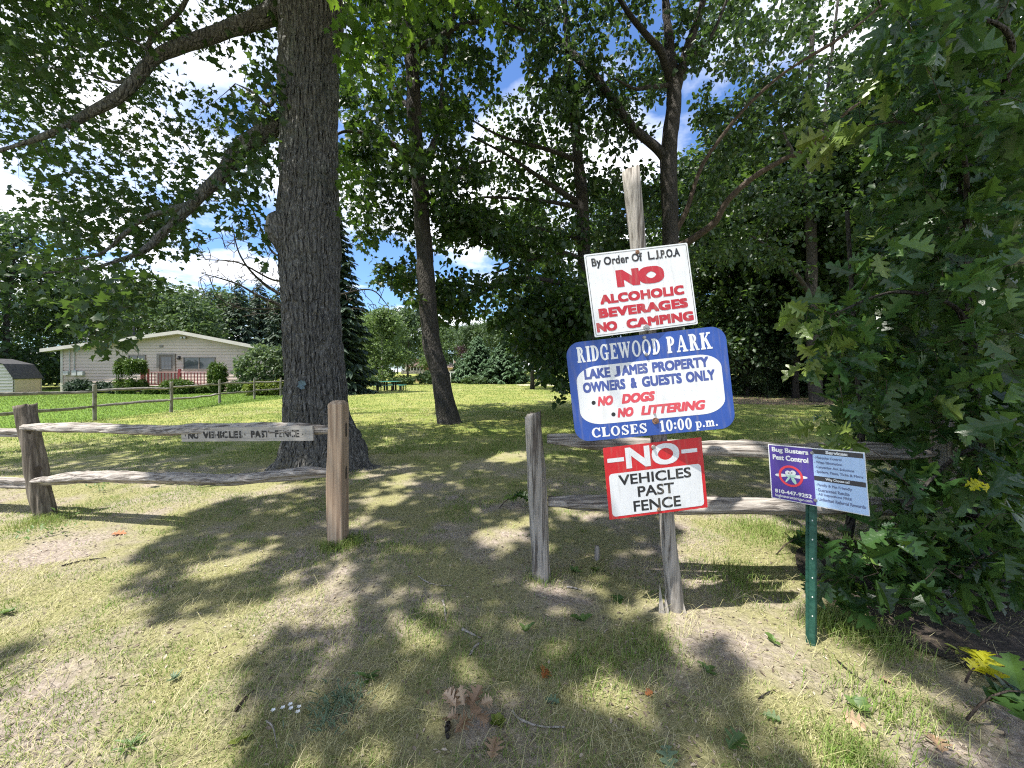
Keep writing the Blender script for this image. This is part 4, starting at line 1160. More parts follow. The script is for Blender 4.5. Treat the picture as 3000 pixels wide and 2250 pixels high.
    branchwork(T, NA, NR, tips, rng, BARK_BROWN, name='branchwork', seg=.2, thick=.008, rmin=.002)
    # yellowed sprig hanging in the crown
    for cc in (P(2868, 1370, 1.95),):
        C, D, N, S, t, idx = cluster_leaves(np.array([cc, cc + np.array([.015, 0, -.07])]), 3, .03, .055, rng, up=.3, droop=.9)
        leaves('yellow_leaves', C, D, N, S, T_LOBE, L_YEL, T, t)
near_oak()

def sprig(name, label, cat_, loc, dirv, n, size, mat, seed, L=.25, up=.55, rise=.12):
    """a leafy shoot lying on or rising from the ground"""
    rng = np.random.default_rng(seed)
    T = thing(name, label, cat_, loc)
    dv = unit(np.array(dirv, float))
    p = np.array([dv * L * s + np.array([0, 0, rise * math.sin(s * 2.2)]) for s in np.linspace(0, 1, 6)])
    p[0, 2] = -.02
    mb = MB(); mb.tube(p, np.linspace(.006, .002, 6), 5); mb.build('stem', BARK_BROWN, T, True)
    s = .25 + .75 * rng.random(n)
    C = np.stack([np.interp(s, np.linspace(0, 1, 6), p[:, i]) for i in range(3)], 1)
    D = dv + rng.normal(size=(n, 3)) * .7; D[:, 2] = np.abs(D[:, 2]) * .3 - .05
    N = rng.normal(size=(n, 3)) * .4; N[:, 2] += up + .3
    C[:, 2] = np.maximum(C[:, 2], .02)
    leaves('leaf', C, D, N, size * (.7 + .6 * rng.random(n)), T_LOBE, mat, T, rng.random(n))
    return T
g = G(2800, 2010)
sprig('oak_sprig', 'bright yellow oak sprig low on the ground at the lower right', 'sprig', (g[0], g[1] - .04, .07), (.5, .2, -.12), 11, .12, L_YEL, 1, .2, .7, .05)
g = G(2900, 2130)
sprig('oak_sprig', 'dark grey-green oak sprig on the soil beside the yellow sprig', 'sprig', (g[0] - .1, g[1], .05), (.7, -.1, .02), 9, .16, L_NEAR, 2, .25)
g = G(2310, 1625)
sprig('oak_sprig', 'dark cut oak twig with leaves on the grass behind the green metal post', 'sprig', (g[0] - .1, g[1], .02), (1, .05, .02), 16, .14, L_NEAR, 3, .34)
g = G(1460, 1492)
sprig('oak_sprig', 'dark fallen oak twig on the grass between the brown post and the split grey post', 'sprig', (g[0], g[1], .02), (1, .1, .02), 14, .14, L_NEAR, 4, .3)

# ------------------------------------------------------------------ fences
def rail(mb, a, b, r, seed, sq=.75, n=12):
    rng = np.random.default_rng(seed)
    s = np.linspace(0, 1, 70)[:, None]
    a, b = np.array(a, float), np.array(b, float)
    p = a * (1 - s) + b * s
    L = np.linalg.norm(b - a)
    w = vnoise(np.stack([s[:, 0] * L * 1.3 + seed, s[:, 0] * 0, s[:, 0] * 0], 1), seed) - .5
    w2 = vnoise(np.stack([s[:, 0] * L * 1.3 + seed, s[:, 0] * 0 + 5, s[:, 0] * 0], 1), seed) - .5
    p[:, 2] += w * .05; p[:, 1] += w2 * .04
    e = np.minimum(s[:, 0], 1 - s[:, 0])
    rd = r * (.62 + .38 * smooth(0, .12, e)) * (1 + .18 * w)
    def squash(ang, t):
        a = ang + .5 * math.sin(t * 7 + seed)
        cr = sum(np.exp(-(((a - c + math.pi) % (2 * math.pi)) - math.pi) ** 2 / .012) for c in (seed * 1.3, seed * 2.1 + 1.5, seed * .7 + 3.2, seed + 4.4))
        return 1 + .16 * np.cos(3 * ang + seed + t * .8) + .08 * np.cos(5 * ang + 2 * seed) - .17 * cr * (.5 + .5 * math.sin(t * 23 + seed))
    def disp(V, pth):
        V = rough_disp(r * .4, (3, 16, 16), seed)(V, pth)
        return rough_disp(r * .28, (9, 60, 60), seed + 1)(V, pth)
    mb.tube(p, rd, n * 3, disp, squash)

def post(mb, base, top, r, seed, jag=.03, n=48, flat=0):
    base, top = np.array(base, float), np.array(top, float)
    s = np.linspace(0, 1, 44)[:, None]
    b0 = base - (top - base) * .12
    p = b0 * (1 - s) + top * s
    rd = np.full(44, r) * (1.08 - .12 * s[:, 0]); rd[0] *= 1.0
    def squash(ang, t):
        a = ang + .25 * math.sin(t * 5 + seed)
        cr = sum(np.exp(-(((a - c + math.pi) % (2 * math.pi)) - math.pi) ** 2 / .008) for c in (seed * 1.3 + .4, seed * 2.1 + 1.5, seed * .7 + 3.2, seed + 4.9))
        return 1 + .10 * np.cos(2 * ang + seed) + .07 * np.cos(3 * ang + 2 * seed) + .04 * np.cos(7 * ang + t * 2) - .16 * cr * (.6 + .4 * math.sin(t * 9 + seed))
    def disp(V, pth):
        V = rough_disp(r * .4, (22, 22, 1.6), seed)(V, pth)
        V = rough_disp(r * .2, (50, 50, 6), seed + 2)(V, pth)
        hi = (pth - top) @ unit(top - base) > -.01
        V = V.copy()
        V[hi, 2] += (vnoise(V[hi] * np.array([30, 30, 0]), seed + 3) - .5) * jag * 2
        return V
    mb.tube(p, rd, n, disp, squash)

# near left run: leaning round post, sawn cedar post, two rails
T = thing('split_rail_fence', 'weathered split-rail fence between a leaning round post and a newer brown cedar post', 'fence')
bL, bC = G(130, 1517), G(982, 1603)
tL = P(72, 1187, 3.93)
mb = MB(); post(mb, bL, tL, .070, 5, .016); mb.build('post', WOOD_DARK, T, True)
# mortise on the leaning post: dark ovals painting the shade of a hole
def onL(h): return bL + (tL - bL) * h
for h in (.80, .42):
    q = onL(h); mb = MB(); V = []; m = 16
    for dd_, k in ((-.004, 1), (.012, .6)):
        for i in range(m):
            a = i * 2 * math.pi / m
            V.append((q[0] + .060 - dd_ * 1.2 + .0, q[1] - .034 + math.cos(a) * .036 * k, q[2] + math.sin(a) * .06 * k))
    mb.add(V, [tuple(range(m))] + [(i, (i + 1) % m, m + (i + 1) % m, m + i) for i in range(m)])
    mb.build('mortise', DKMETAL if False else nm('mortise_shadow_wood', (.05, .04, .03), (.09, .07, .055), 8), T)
# cedar post; the shade in its two slots is painted as flat dark patches
cx, cy = bC[0], bC[1] + .06
mb = MB()
hw, hd, H = .062, .075, 1.225
def col(z0, z1, x0, x1, y0, y1): mb.b2((x0, y0, z0), (x1, y1, z1))
zs = np.array([-.25, 0, .12, .3, .46, .60, .66, .72, .80, .97, 1.03, 1.10, 1.19, H])
ofs = np.array([0, 0, .004, .010, .014, .012, .010, .007, .002, -.004, -.006, -.006, -.004, -.002])
def ring(z, o, s=1.0): return [(cx - hw * s - o * .9 - .002, cy - hd * s, z), (cx + hw * s, cy - hd * s, z), (cx + hw * s + .0, cy + hd * s, z), (cx - hw * s - o, cy + hd * s, z)]
V = []; Fc = []
for z, o in zip(zs, ofs): V += ring(z, o)
V += [(cx - hw * .62, cy - hd * .45, H + .028), (cx + hw * .62, cy - hd * .45, H + .028), (cx + hw * .62, cy + hd * .45, H + .028), (cx - hw * .62, cy + hd * .45, H + .028)]
m = len(zs)
for i in range(m):
    for k in range(4):
        a, b = i * 4 + k, i * 4 + (k + 1) % 4
        Fc.append((a, b, b + 4, a + 4))
Fc.append((m * 4, m * 4 + 1, m * 4 + 2, m * 4 + 3)); Fc.append((3, 2, 1, 0))
mb.add(V, Fc)
cp = mb.build('post', CEDAR, T, False, .008)
cp['label'] = 'newer sawn brown cedar post with two slots'
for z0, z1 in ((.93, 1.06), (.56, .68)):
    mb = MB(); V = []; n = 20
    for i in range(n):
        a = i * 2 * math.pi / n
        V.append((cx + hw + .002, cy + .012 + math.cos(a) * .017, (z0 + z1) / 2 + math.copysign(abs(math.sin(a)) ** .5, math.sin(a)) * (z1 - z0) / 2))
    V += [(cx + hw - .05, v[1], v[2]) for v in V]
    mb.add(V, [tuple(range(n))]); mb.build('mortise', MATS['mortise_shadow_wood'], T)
mb = MB(); rail(mb, onL(.815) + np.array([.03, -.05, 0]), (cx - .02, cy, P(0, 1264, 3.36)[2]), .047, 7); mb.build('rail', WOOD_RAIL, T, True)
mb = MB(); rail(mb, onL(.345) + np.array([.04, -.06, 0]), (cx - .02, cy, P(0, 1389, 3.36)[2]), .050, 8); mb.build('rail', WOOD_RAIL, T, True)
far = P(-420, 1270, 4.35)
mb = MB(); rail(mb, (far[0], far[1], .83), onL(.74) + np.array([-.02, .05, 0]), .045, 9); mb.build('rail', WOOD_RAIL, T, True)
far = P(-420, 1405, 4.35)
mb = MB(); rail(mb, (far[0], far[1], .38), onL(.30) + np.array([-.02, .05, 0]), .055, 10); mb.build('rail', WOOD_RAIL, T, True)

# the worn plank nailed to the upper rail
WORN, n_, l_, p_, o_ = newmat('worn_black_lettering')
t_ = n_.new('ShaderNodeTexCoord'); mp_ = n_.new('ShaderNodeMapping'); mp_.inputs['Scale'].default_value = (46, 3, 1); mp_.inputs['Location'].default_value = (.35, .2, 0)
l_.new(t_.outputs['Object'], mp_.inputs[0])
nz_ = n_.new('ShaderNodeTexNoise'); nz_.inputs['Scale'].default_value = 1; nz_.inputs['Detail'].default_value = 3
l_.new(mp_.outputs[0], nz_.inputs['Vector'])
r_ = n_.new('ShaderNodeValToRGB'); r_.color_ramp.elements[0].position = .55; r_.color_ramp.elements[0].color = (.028, .026, .024, 1); r_.color_ramp.elements[1].position = .61; r_.color_ramp.elements[1].color = (.33, .31, .28, 1)
l_.new(nz_.outputs['Fac'], r_.inputs[0]); l_.new(r_.outputs['Color'], p_.inputs['Base Color']); p_.inputs['Roughness'].default_value = .8

# near right run
T = thing('split_rail_fence', 'grey split-rail fence with cracked round post running right behind the signs', 'fence')
bR = G(1590, 1692); tR = P(1562, 1210, 2.80)
mb = MB(); post(mb, bR, tR, .064, 11, .035); mb.build('post', WOOD_POST, T, True)
bR2 = np.array([2.92, 2.62, 0]); mb = MB(); post(mb, bR2, bR2 + np.array([.02, 0, 1.15]), .066, 12, .03); mb.build('post', WOOD_POST, T, True)
mb = MB(); rail(mb, (.255, 2.815, .99), (2.9, 2.63, .93), .052, 13); mb.build('rail', WOOD_RAIL, T, True)
mb = MB(); rail(mb, (.265, 2.815, .575), (2.9, 2.63, .55), .054, 14); mb.build('rail', WOOD_RAIL, T, True)

# far run along the yard
T = thing('split_rail_fence', 'long thin split-rail fence running from the left edge away past the house yard', 'fence')
fp = [P(-130, 1090, 8.9), P(277, 1090, 11.9), P(502, 1090, 14.4), P(644, 1090, 18.4), P(745, 1090, 21.2), P(822, 1090, 24.2), P(880, 1090, 27.5)]
pr = .047
for i, q in enumerate(fp):
    b = np.array([q[0], q[1], 0]); mb = MB()
    post(mb, b, b + np.array([.01 * (i % 3 - 1), 0, 1.13]), pr if i != 1 else .05, 20 + i, .02, 12); mb.build('post', WOOD_FAR, T, True)
for i in range(len(fp) - 1):
    for h in (.92, .45):
        a = np.array([fp[i][0], fp[i][1], h + .02]); b = np.array([fp[i + 1][0], fp[i + 1][1], h - .02])
        mb = MB(); rail(mb, a, b, .042, 40 + i * 2 + int(h > .6), n=6); mb.build('rail', WOOD_FAR, T, True)

# ------------------------------------------------------------------ lettering
def text_geo(s, bold=0.0, shear=0.0, space=1.0):
    """flat lettering; weight is built up from slightly shifted copies, each a hair above the last"""
    cu = bpy.data.curves.new('t', 'FONT'); cu.body = s; cu.shear = shear; cu.space_character = space
    cu.fill_mode = 'FRONT'
    cu.resolution_u = 4
    ob = bpy.data.objects.new('t', cu)
    me = bpy.data.meshes.new_from_object(ob)
    V = np.array([v.co[:] for v in me.vertices]); Fc = [tuple(p.vertices) for p in me.polygons]
    bpy.data.objects.remove(ob); bpy.data.meshes.remove(me); bpy.data.curves.remove(cu)
    V[:, 2] = 0
    if not bold: return V, Fc
    n = len(V); Vs = [V]; Fs = list(Fc)
    for k in range(8):
        ox_, oy_ = ((1, 1), (1, -1), (-1, 1), (-1, -1), (1, 0), (-1, 0), (0, 1), (0, -1))[k]
        q = V + np.array([ox_ * bold, oy_ * bold, (k + 1) * 1.5e-5])
        Vs.append(q); Fs += [tuple(i + n * (k + 1) for i in f) for f in Fc]
    return np.vstack(Vs), Fs

def fit(V, x0, x1, y0, y1):
    lo, hi = V.min(0), V.max(0)
    return (V - lo) / (hi - lo) * np.array([x1 - x0, y1 - y0]) + np.array([x0, y0])

# chunky old-style serif letters, drawn from stems, slabs and bowls
def serif_geo(s, gap=.10):
    V, Fc = [], []; zc = [0]
    def poly(pts):
        b = len(V); zc[0] += 1
        V.extend([(x, y, zc[0] * 2.5e-5) for x, y in pts]); Fc.append(tuple(range(b, b + len(pts))))
    def ring_(cx_, cy_, rx, ry, tx, ty, a0=0, a1=360, n=26):
        b = len(V); zc[0] += 1
        for i in range(n + 1):
            a = R(a0 + (a1 - a0) * i / n)
            V.append((cx_ + rx * math.cos(a), cy_ + ry * math.sin(a), zc[0] * 2.5e-5))
            V.append((cx_ + (rx - tx) * math.cos(a), cy_ + (ry - ty) * math.sin(a), zc[0] * 2.5e-5))
        for i in range(n): Fc.append((b + 2 * i, b + 2 * i + 2, b + 2 * i + 3, b + 2 * i + 1))
    x = 0
    for ch in s:
        st, sl, ov = .22, .11, .055
        def R_(a, b_, c, d): poly([(x + a, b_), (x + c, b_), (x + c, d), (x + a, d)])
        def serif(a, y, w=st): R_(a - ov, y, a + w + ov, y + sl)
        def stem(a, w=st, h=1.0): R_(a, 0, a + w, h); serif(a, 0, w); serif(a, h - sl, w)
        if ch == ' ': x += .36; continue
        if ch == 'I': stem(.06); w = .31
        elif ch == 'R':
            stem(.06); ring_(x + .25, .73, .27, .27, .17, .10, -90, 90); R_(.2, .46, .28, .56); R_(.2, .9, .28, 1)
            poly([(x + .28, .5), (x + .46, .5), (x + .62, .06), (x + .68, .1), (x + .68, 0), (x + .46, 0)]); w = .68
        elif ch == 'P':
            stem(.06); ring_(x + .25, .71, .30, .29, .18, .10, -90, 90); R_(.2, .42, .28, .52); R_(.2, .9, .28, 1); w = .56
        elif ch == 'D':
            stem(.06); ring_(x + .24, .5, .40, .5, .19, .11, -90, 90); w = .65
        elif ch in 'O0':
            rx = .36 if ch == 'O' else .27
            ring_(x + rx, .5, rx, .52, .185, .11); w = rx * 2
        elif ch in 'CG':
            ring_(x + .37, .5, .37, .52, .19, .12, 48, 318)
            poly([(x + .56, .62), (x + .66, .62), (x + .66, 1.0), (x + .60, 1.0), (x + .5, .86)])
            if ch == 'G': R_(.47, .02, .66, .44); R_(.38, .36, .74, .46); w = .74
            else: poly([(x + .5, .14), (x + .62, .03), (x + .68, .22), (x + .6, .26)]); w = .68
        elif ch in 'EL':
            stem(.06); R_(.2, 0, .56, .12); poly([(x + .48, .1), (x + .58, .32), (x + .6, 0), (x + .48, 0)])
            if ch == 'E':
                R_(.2, .88, .54, 1); poly([(x + .46, .9), (x + .56, .68), (x + .57, 1), (x + .46, 1)]); R_(.2, .46, .42, .56); R_(.37, .38, .43, .64)
            w = .6
        elif ch == 'S':
            ring_(x + .30, .735, .26, .285, .16, .11, 20, 250); ring_(x + .30, .265, .27, .285, .17, .11, -160, 90)
            poly([(x + .12, .62), (x + .26, .72), (x + .50, .38), (x + .36, .28)])
            poly([(x + .47, .66), (x + .55, .66), (x + .55, 1), (x + .49, 1)]); poly([(x + .02, 0), (x + .08, 0), (x + .1, .34), (x + .02, .34)]); w = .58
        elif ch == 'W':
            poly([(x, 1), (x + .20, 1), (x + .36, .25), (x + .36, 0), (x + .26, 0)]); poly([(x + .26, 0), (x + .36, 0), (x + .56, .9), (x + .48, .98)])
            poly([(x + .38, 1), (x + .58, 1), (x + .74, .25), (x + .72, 0), (x + .62, 0)]); poly([(x + .62, 0), (x + .72, 0), (x + .95, .95), (x + .85, .98)])
            R_(-.05, .9, .25, 1); R_(.34, .9, .62, 1); R_(.76, .9, 1.0, 1); w = 1.0
        elif ch == 'A':
            poly([(x + .08, .05), (x + .17, .05), (x + .40, .92), (x + .34, 1.0)]); poly([(x + .32, 1), (x + .46, 1), (x + .72, .05), (x + .5, .05)])
            R_(.18, .28, .56, .38); R_(0, 0, .27, .1); R_(.42, 0, .80, .1); w = .80
        elif ch == 'K':
            stem(.06); poly([(x + .24, .42), (x + .24, .58), (x + .52, .95), (x + .64, .95)]); poly([(x + .30, .55), (x + .45, .66), (x + .72, .06), (x + .5, .06)])
            R_(.44, .9, .72, 1); R_(.42, 0, .8, .1); w = .8
        elif ch == '1':
            R_(.12, 0, .31, 1); R_(.02, 0, .41, .1); poly([(x, .78), (x + .14, .78), (x + .2, 1), (x + .14, 1)]); w = .42
        elif ch == ':':
            for yy in (.24, .62): poly([(x + .1 + .1 * math.cos(a), yy + .11 * math.sin(a)) for a in np.arange(14) * 6.283 / 14])
            w = .2
        elif ch == '.':
            poly([(x + .1 + .1 * math.cos(a), .1 + .11 * math.sin(a)) for a in np.arange(14) * 6.283 / 14]); w = .2
        elif ch == 'p':
            R_(.06, -.26, .22, .62); R_(0, -.26, .3, -.18); R_(-.02, .54, .2, .62); ring_(x + .33, .31, .23, .33, .14, .09); w = .56
        elif ch == 'm':
            R_(.06, 0, .22, .62); R_(.34, 0, .50, .5); R_(.62, 0, .78, .5); R_(-.02, .54, .2, .62)
            for a in (0, .28, .56): R_(a, 0, a + .28, .08)
            ring_(x + .33, .42, .17, .22, .15, .10, 0, 180); ring_(x + .61, .42, .17, .22, .15, .10, 0, 180); w = .84
        else: w = .5
        x += w + gap
    V = np.array(V)
    return V, Fc

class Sign:
    """flat board given by its four corners; local x to the right, y up, z out of the face"""
    def __init__(s, name, label, cat_, tl, tr, br, bl, group=None):
        tl, tr, br, bl = map(np.array, (tl, tr, br, bl))
        s.c = (tl + tr + br + bl) / 4
        ex = unit((tr - tl) + (br - bl)); ey = (tl - bl) + (tr - br); ey = unit(ey - ex * ex.dot(ey)); ez = np.cross(ex, ey)
        s.w = (np.linalg.norm(tr - tl) + np.linalg.norm(br - bl)) / 2
        s.h = (np.linalg.norm(tl - bl) + np.linalg.norm(tr - br)) / 2
        s.T = thing(name, label, cat_, (0, 0, 0), 0, group)
        M = Matrix(((ex[0], ey[0], ez[0], s.c[0]), (ex[1], ey[1], ez[1], s.c[1]), (ex[2], ey[2], ez[2], s.c[2]), (0, 0, 0, 1)))
        s.T.matrix_world = M
        s.M = M
    def uv(s, u, v): return ((u - .5) * s.w, (.5 - v) * s.h)
    def rrect(s, u0, v0, u1, v1, r, n=8, ry=None):
        x0, y1 = s.uv(u0, v0); x1, y0 = s.uv(u1, v1); ry = ry or r
        o = []
        for cx_, cy_, a0 in ((x1 - r, y1 - ry, 0), (x0 + r, y1 - ry, 90), (x0 + r, y0 + ry, 180), (x1 - r, y0 + ry, 270)):
            for k in range(n + 1):
                a = R(a0 + 90 * k / n); o.append((cx_ + r * math.cos(a), cy_ + ry * math.sin(a)))
        return o
    def board(s, name, outline, mat, z=0, t=.002):
        n = len(outline); V = [(x, y, z) for x, y in outline] + [(x, y, z - t) for x, y in outline]
        mb = MB(); mb.add(V, [tuple(range(n)), tuple(reversed(range(n, 2 * n)))] + [(i, i + n, (i + 1) % n + n, (i + 1) % n) for i in range(n)])
        return mb.build(name, mat, s.T)
    def face(s, name, outlines, mat, z):
        mb = MB()
        for o in outlines: mb.add([(x, y, z) for x, y in o], [tuple(range(len(o)))])
        return mb.build(name, mat, s.T)
    def ringpoly(s, mb, cx_, cy_, rx, ry, t, z, n=40):
        V = []
        for k in (1, 0):
            for i in range(n):
                a = i * 6.28318 / n; V.append((cx_ + (rx - (t if not k else 0)) * math.cos(a), cy_ + (ry - (t if not k else 0)) * math.sin(a), z))
        mb.add(V, [(i, (i + 1) % n, n + (i + 1) % n, n + i) for i in range(n)])
    def text(s, name, items, mat, z):
        mb = MB()
        for it in items:
            txt, u0, u1, v0, v1 = it[:5]; o = it[5] if len(it) > 5 else {}
            x0, y1 = s.uv(u0, v0); x1, y0 = s.uv(u1, v1)
            if o.get('serif'):
                V, Fc = serif_geo(txt, o.get('gap', .10)); q = fit(V[:, :2], x0, x1, y0, y1)
                mb.add([(a, b, z + c) for (a, b), c in zip(q, V[:, 2])], Fc)
            else:
                V, Fc = text_geo(txt, o.get('bold', .02), o.get('shear', 0), o.get('space', 1.0))
                q = fit(V[:, :2], x0, x1, y0, y1)
                mb.add([(a, b, z + c) for (a, b), c in zip(q, V[:, 2])], Fc)
        return mb.build(name, mat, s.T)
    def dots(s, name, pts, r, mat, z, n=20):
        mb = MB()
        for u, v in pts:
            x, y = s.uv(u, v); mb.add([(x + r * math.cos(a), y + r * math.sin(a), z) for a in np.arange(n) * 6.28318 / n], [tuple(range(n))])
        return mb.build(name, mat, s.T)
    def bolt(s, u, v, r=.007, washer=.0, wm=None):
        x, y = s.uv(u, v)
        mb = MB(); n = 6
        def disc(r_, z0, z1, n):
            V = [(x + r_ * math.cos(a), y + r_ * math.sin(a), z0) for a in np.arange(n) * 6.28318 / n] + [(x + r_ * .92 * math.cos(a), y + r_ * .92 * math.sin(a), z1) for a in np.arange(n) * 6.28318 / n]
            mb.add(V, [tuple(range(n, 2 * n))] + [(i, (i + 1) % n, n + (i + 1) % n, n + i) for i in range(n)])
        if washer: disc(washer, .0012, .0035, 22); disc(r, .0036, .010, 6)
        else: disc(r, .0012, .005, 14)
        mb.build('bolt', wm or STEEL, s.T)

# tall leaning post that carries the three signs
T = thing('sign_post', 'tall weathered round post leaning left, carrying the three stacked signs', 'post')
b0 = G(1978, 1778) + np.array([0, 0.0, 0]); t0_ = P(1849, 503, 2.30)
mb = MB(); s_ = np.linspace(0, 1, 30)[:, None]
pp = (b0 - (t0_ - b0) * .08) * (1 - s_) + t0_ * s_
def pd(V, pth):
    V = rough_disp(.012, (22, 22, 2.0), 77)(V, pth); V = rough_disp(.02, (3, 3, 1.5), 78)(V, pth)
    hi = pth[:, 2] > t0_[2] - .01; V[hi, 2] += (vnoise(V[hi] * 34, 5) - .5) * .05; return V
mb.tube(pp, np.linspace(.058, .046, 30), 30, pd); mb.build('pole', WOOD_POST, T, True)
mb = MB()
for (px_, py_, h, w_) in ((1905, 1774, .17, .022), (1925, 1776, .11, .02), (1990, 1782, .07, .018)):
    q = G(px_, py_); q[1] = b0[1] - .05; q[0] = b0[0] + (px_ - 1966) / F * 2.4 * .8
    mb.add([(q[0] - w_, q[1], -.05), (q[0] + w_, q[1] - .01, -.05), (q[0] + w_, q[1] + .02, -.05), (q[0] - .01, q[1] + .012, h)], [(0, 1, 3), (1, 2, 3), (2, 0, 3)])
mb.build('splinter', WOOD_POST, T)

# white sign
S = Sign('sign', 'white sign with red NO ALCOHOLIC BEVERAGES lettering, topmost on the leaning post', 'sign',
         P(1716, 747, 2.245), P(2022, 709, 2.28), P(2036, 951, 2.28), P(1737, 988, 2.245), 'signs on the leaning post')
S.board('panel', S.rrect(0, 0, 1, 1, .008), WHITE)
def frame(s, d, t, r, z, mat, name):
    o = s.rrect(d, d * s.w / s.h, 1 - d, 1 - d * s.w / s.h, r); d2 = d + t
    i = s.rrect(d2, d2 * s.w / s.h, 1 - d2, 1 - d2 * s.w / s.h, r * .8); n = len(o)
    mb = MB(); mb.add([(x, y, z) for x, y in o + i], [(k, (k + 1) % n, n + (k + 1) % n, n + k) for k in range(n)]); mb.build(name, mat, s.T)
frame(S, .013, .004, .010, .0007, BLACK, 'border')
S.text('lettering', [('By Order Of', .062, .55, .055, .185, {'bold': 0.032, 'space': 1.05}), ('L.', .605, .668, .052, .155, {'bold': 0.035}), ('J', .674, .708, .05, .158, {'bold': 0.035}), ('.P.O.A', .712, .915, .052, .155, {'bold': 0.035})], BLACK, .0008)
S.text('lettering', [('NO', .275, .738, .23, .44, {'bold': 0.079}), ('ALCOHOLIC', .095, .908, .505, .62, {'bold': 0.061, 'space': 1.08}), ('BEVERAGES', .066, .928, .665, .783, {'bold': 0.061, 'space': 1.08}),
                    ('NO', .03, .225, .832, .948, {'bold': 0.061}), ('CAMPING', .315, .967, .832, .948, {'bold': 0.061, 'space': 1.05})], REDTXT, .0008)
S.bolt(.51, .045, .009, .013, RUST); S.bolt(.50, .962, .008, .019, STEEL)

# blue sign
S = Sign('sign', 'large blue and white park rules sign with rounded corners, middle of the leaning post', 'sign',
         P(1659, 1006, 2.325), P(2132, 952, 2.245), P(2148, 1253, 2.245), P(1684, 1296, 2.325), 'signs on the leaning post')
S.board('panel', S.rrect(0, 0, 1, 1, .085, 10), BLUE)
S.face('white_field', [S.rrect(.047, .258, .953, .842, .13, 12, .085)], WHITE, .0006)
S.text('lettering', [('RIDGEWOOD', .067, .592, .048, .212, {'serif': 1}), ('PARK', .635, .912, .048, .212, {'serif': 1}), ('CLOSES', .108, .455, .872, .972, {'serif': 1}), ('10:00', .538, .735, .862, .976, {'serif': 1}), ('p.m.', .757, .892, .905, .992, {'serif': 1})], WHITE, .0008)
S.text('lettering', [('LAKE', .10, .266, .282, .384, {'bold': 0.049}), ('J', .290, .330, .282, .386, {'bold': 0.049}), ('AMES', .338, .502, .282, .384, {'bold': 0.049}), ('PROPERTY', .530, .878, .282, .384, {'bold': 0.049}),
                    ('OWNERS', .083, .352, .413, .518, {'bold': 0.049}), ('&', .385, .424, .413, .518, {'bold': 0.049}), ('GUESTS', .457, .704, .413, .518, {'bold': 0.049}), ('ONLY', .730, .908, .413, .518, {'bold': 0.049})], BLUETXT, .0011)
S.text('lettering', [('NO', .165, .265, .565, .662, {'bold': 0.061, 'shear': .25}), ('DOGS', .318, .53, .565, .662, {'bold': 0.061, 'shear': .25}), ('NO', .282, .385, .70, .795, {'bold': 0.061, 'shear': .25}), ('LITTERING', .43, .832, .70, .795, {'bold': 0.052, 'shear': .25})], PINKTXT, .0011)
S.dots('bullet', [(.14, .622), (.257, .757)], .0125, BLACK, .0011)
S.bolt(.502, .03, .008, .011, STEEL); S.bolt(.502, .20, .008, .011, STEEL); S.bolt(.515, .795, .007); S.bolt(.515, .862, .008, .020, RUST)
# red sign
S = Sign('sign', 'red-framed white sign reading NO VEHICLES PAST FENCE, lowest on the leaning post', 'sign',
         P(1767, 1312, 2.275), P(2060, 1281, 2.325), P(2068, 1486, 2.325), P(1785, 1524, 2.275), 'signs on the leaning post')
S.board('panel', S.rrect(0, 0, 1, 1, .004, 2), REDP)
S.face('white_field', [S.rrect(.033, .37, .967, .965, .022, 6)], WHITE, .0006)
S.text('lettering', [('NO', .215, .76, .028, .325, {'bold': 0.035})], WHITE, .0008)
S.face('dash', [S.rrect(.032, .155, .198, .212, .001, 1)], WHITE, .0008)
S.face('dash', [S.rrect(.782, .145, .945, .20, .001, 1)], WHITE, .0008)
S.text('lettering', [('VEHICLES', .125, .86, .40, .545, {'bold': 0.021}), ('PAST', .305, .675, .585, .735, {'bold': 0.021}), ('FENCE', .25, .73, .78, .932, {'bold': 0.021})], BLACK, .0011)
S.bolt(.503, .065, .008, .014, STEEL); S.bolt(.50, .945, .007, .012, RUST)

# plank sign on the left rail
ya = 3.60
S = Sign('sign', 'worn grey plank with faded black NO VEHICLES PAST FENCE nailed to the upper left rail', 'sign',
         P(528, 1254, 3.575), P(914, 1248, 3.30), P(918, 1291, 3.30), P(534, 1294, 3.575))
S.board('board', S.rrect(0, 0, 1, 1, .003, 2), WOOD_PLANK, 0, .018)
S.text('lettering', [('NO', .055, .145, .30, .80, {'bold': .05}), ('VEHICLES', .175, .485, .27, .78, {'bold': .05}), ('PAST', .55, .69, .26, .76, {'bold': .05}), ('FENCE', .73, .905, .25, .75, {'bold': .028})], WORN, .0009)
S.dots('lettering', [(.035, .58), (.505, .56), (.93, .55)], .006, BLACK, .0009)
for u in (.03, .33, .50, .945): S.bolt(u, .5, .007)

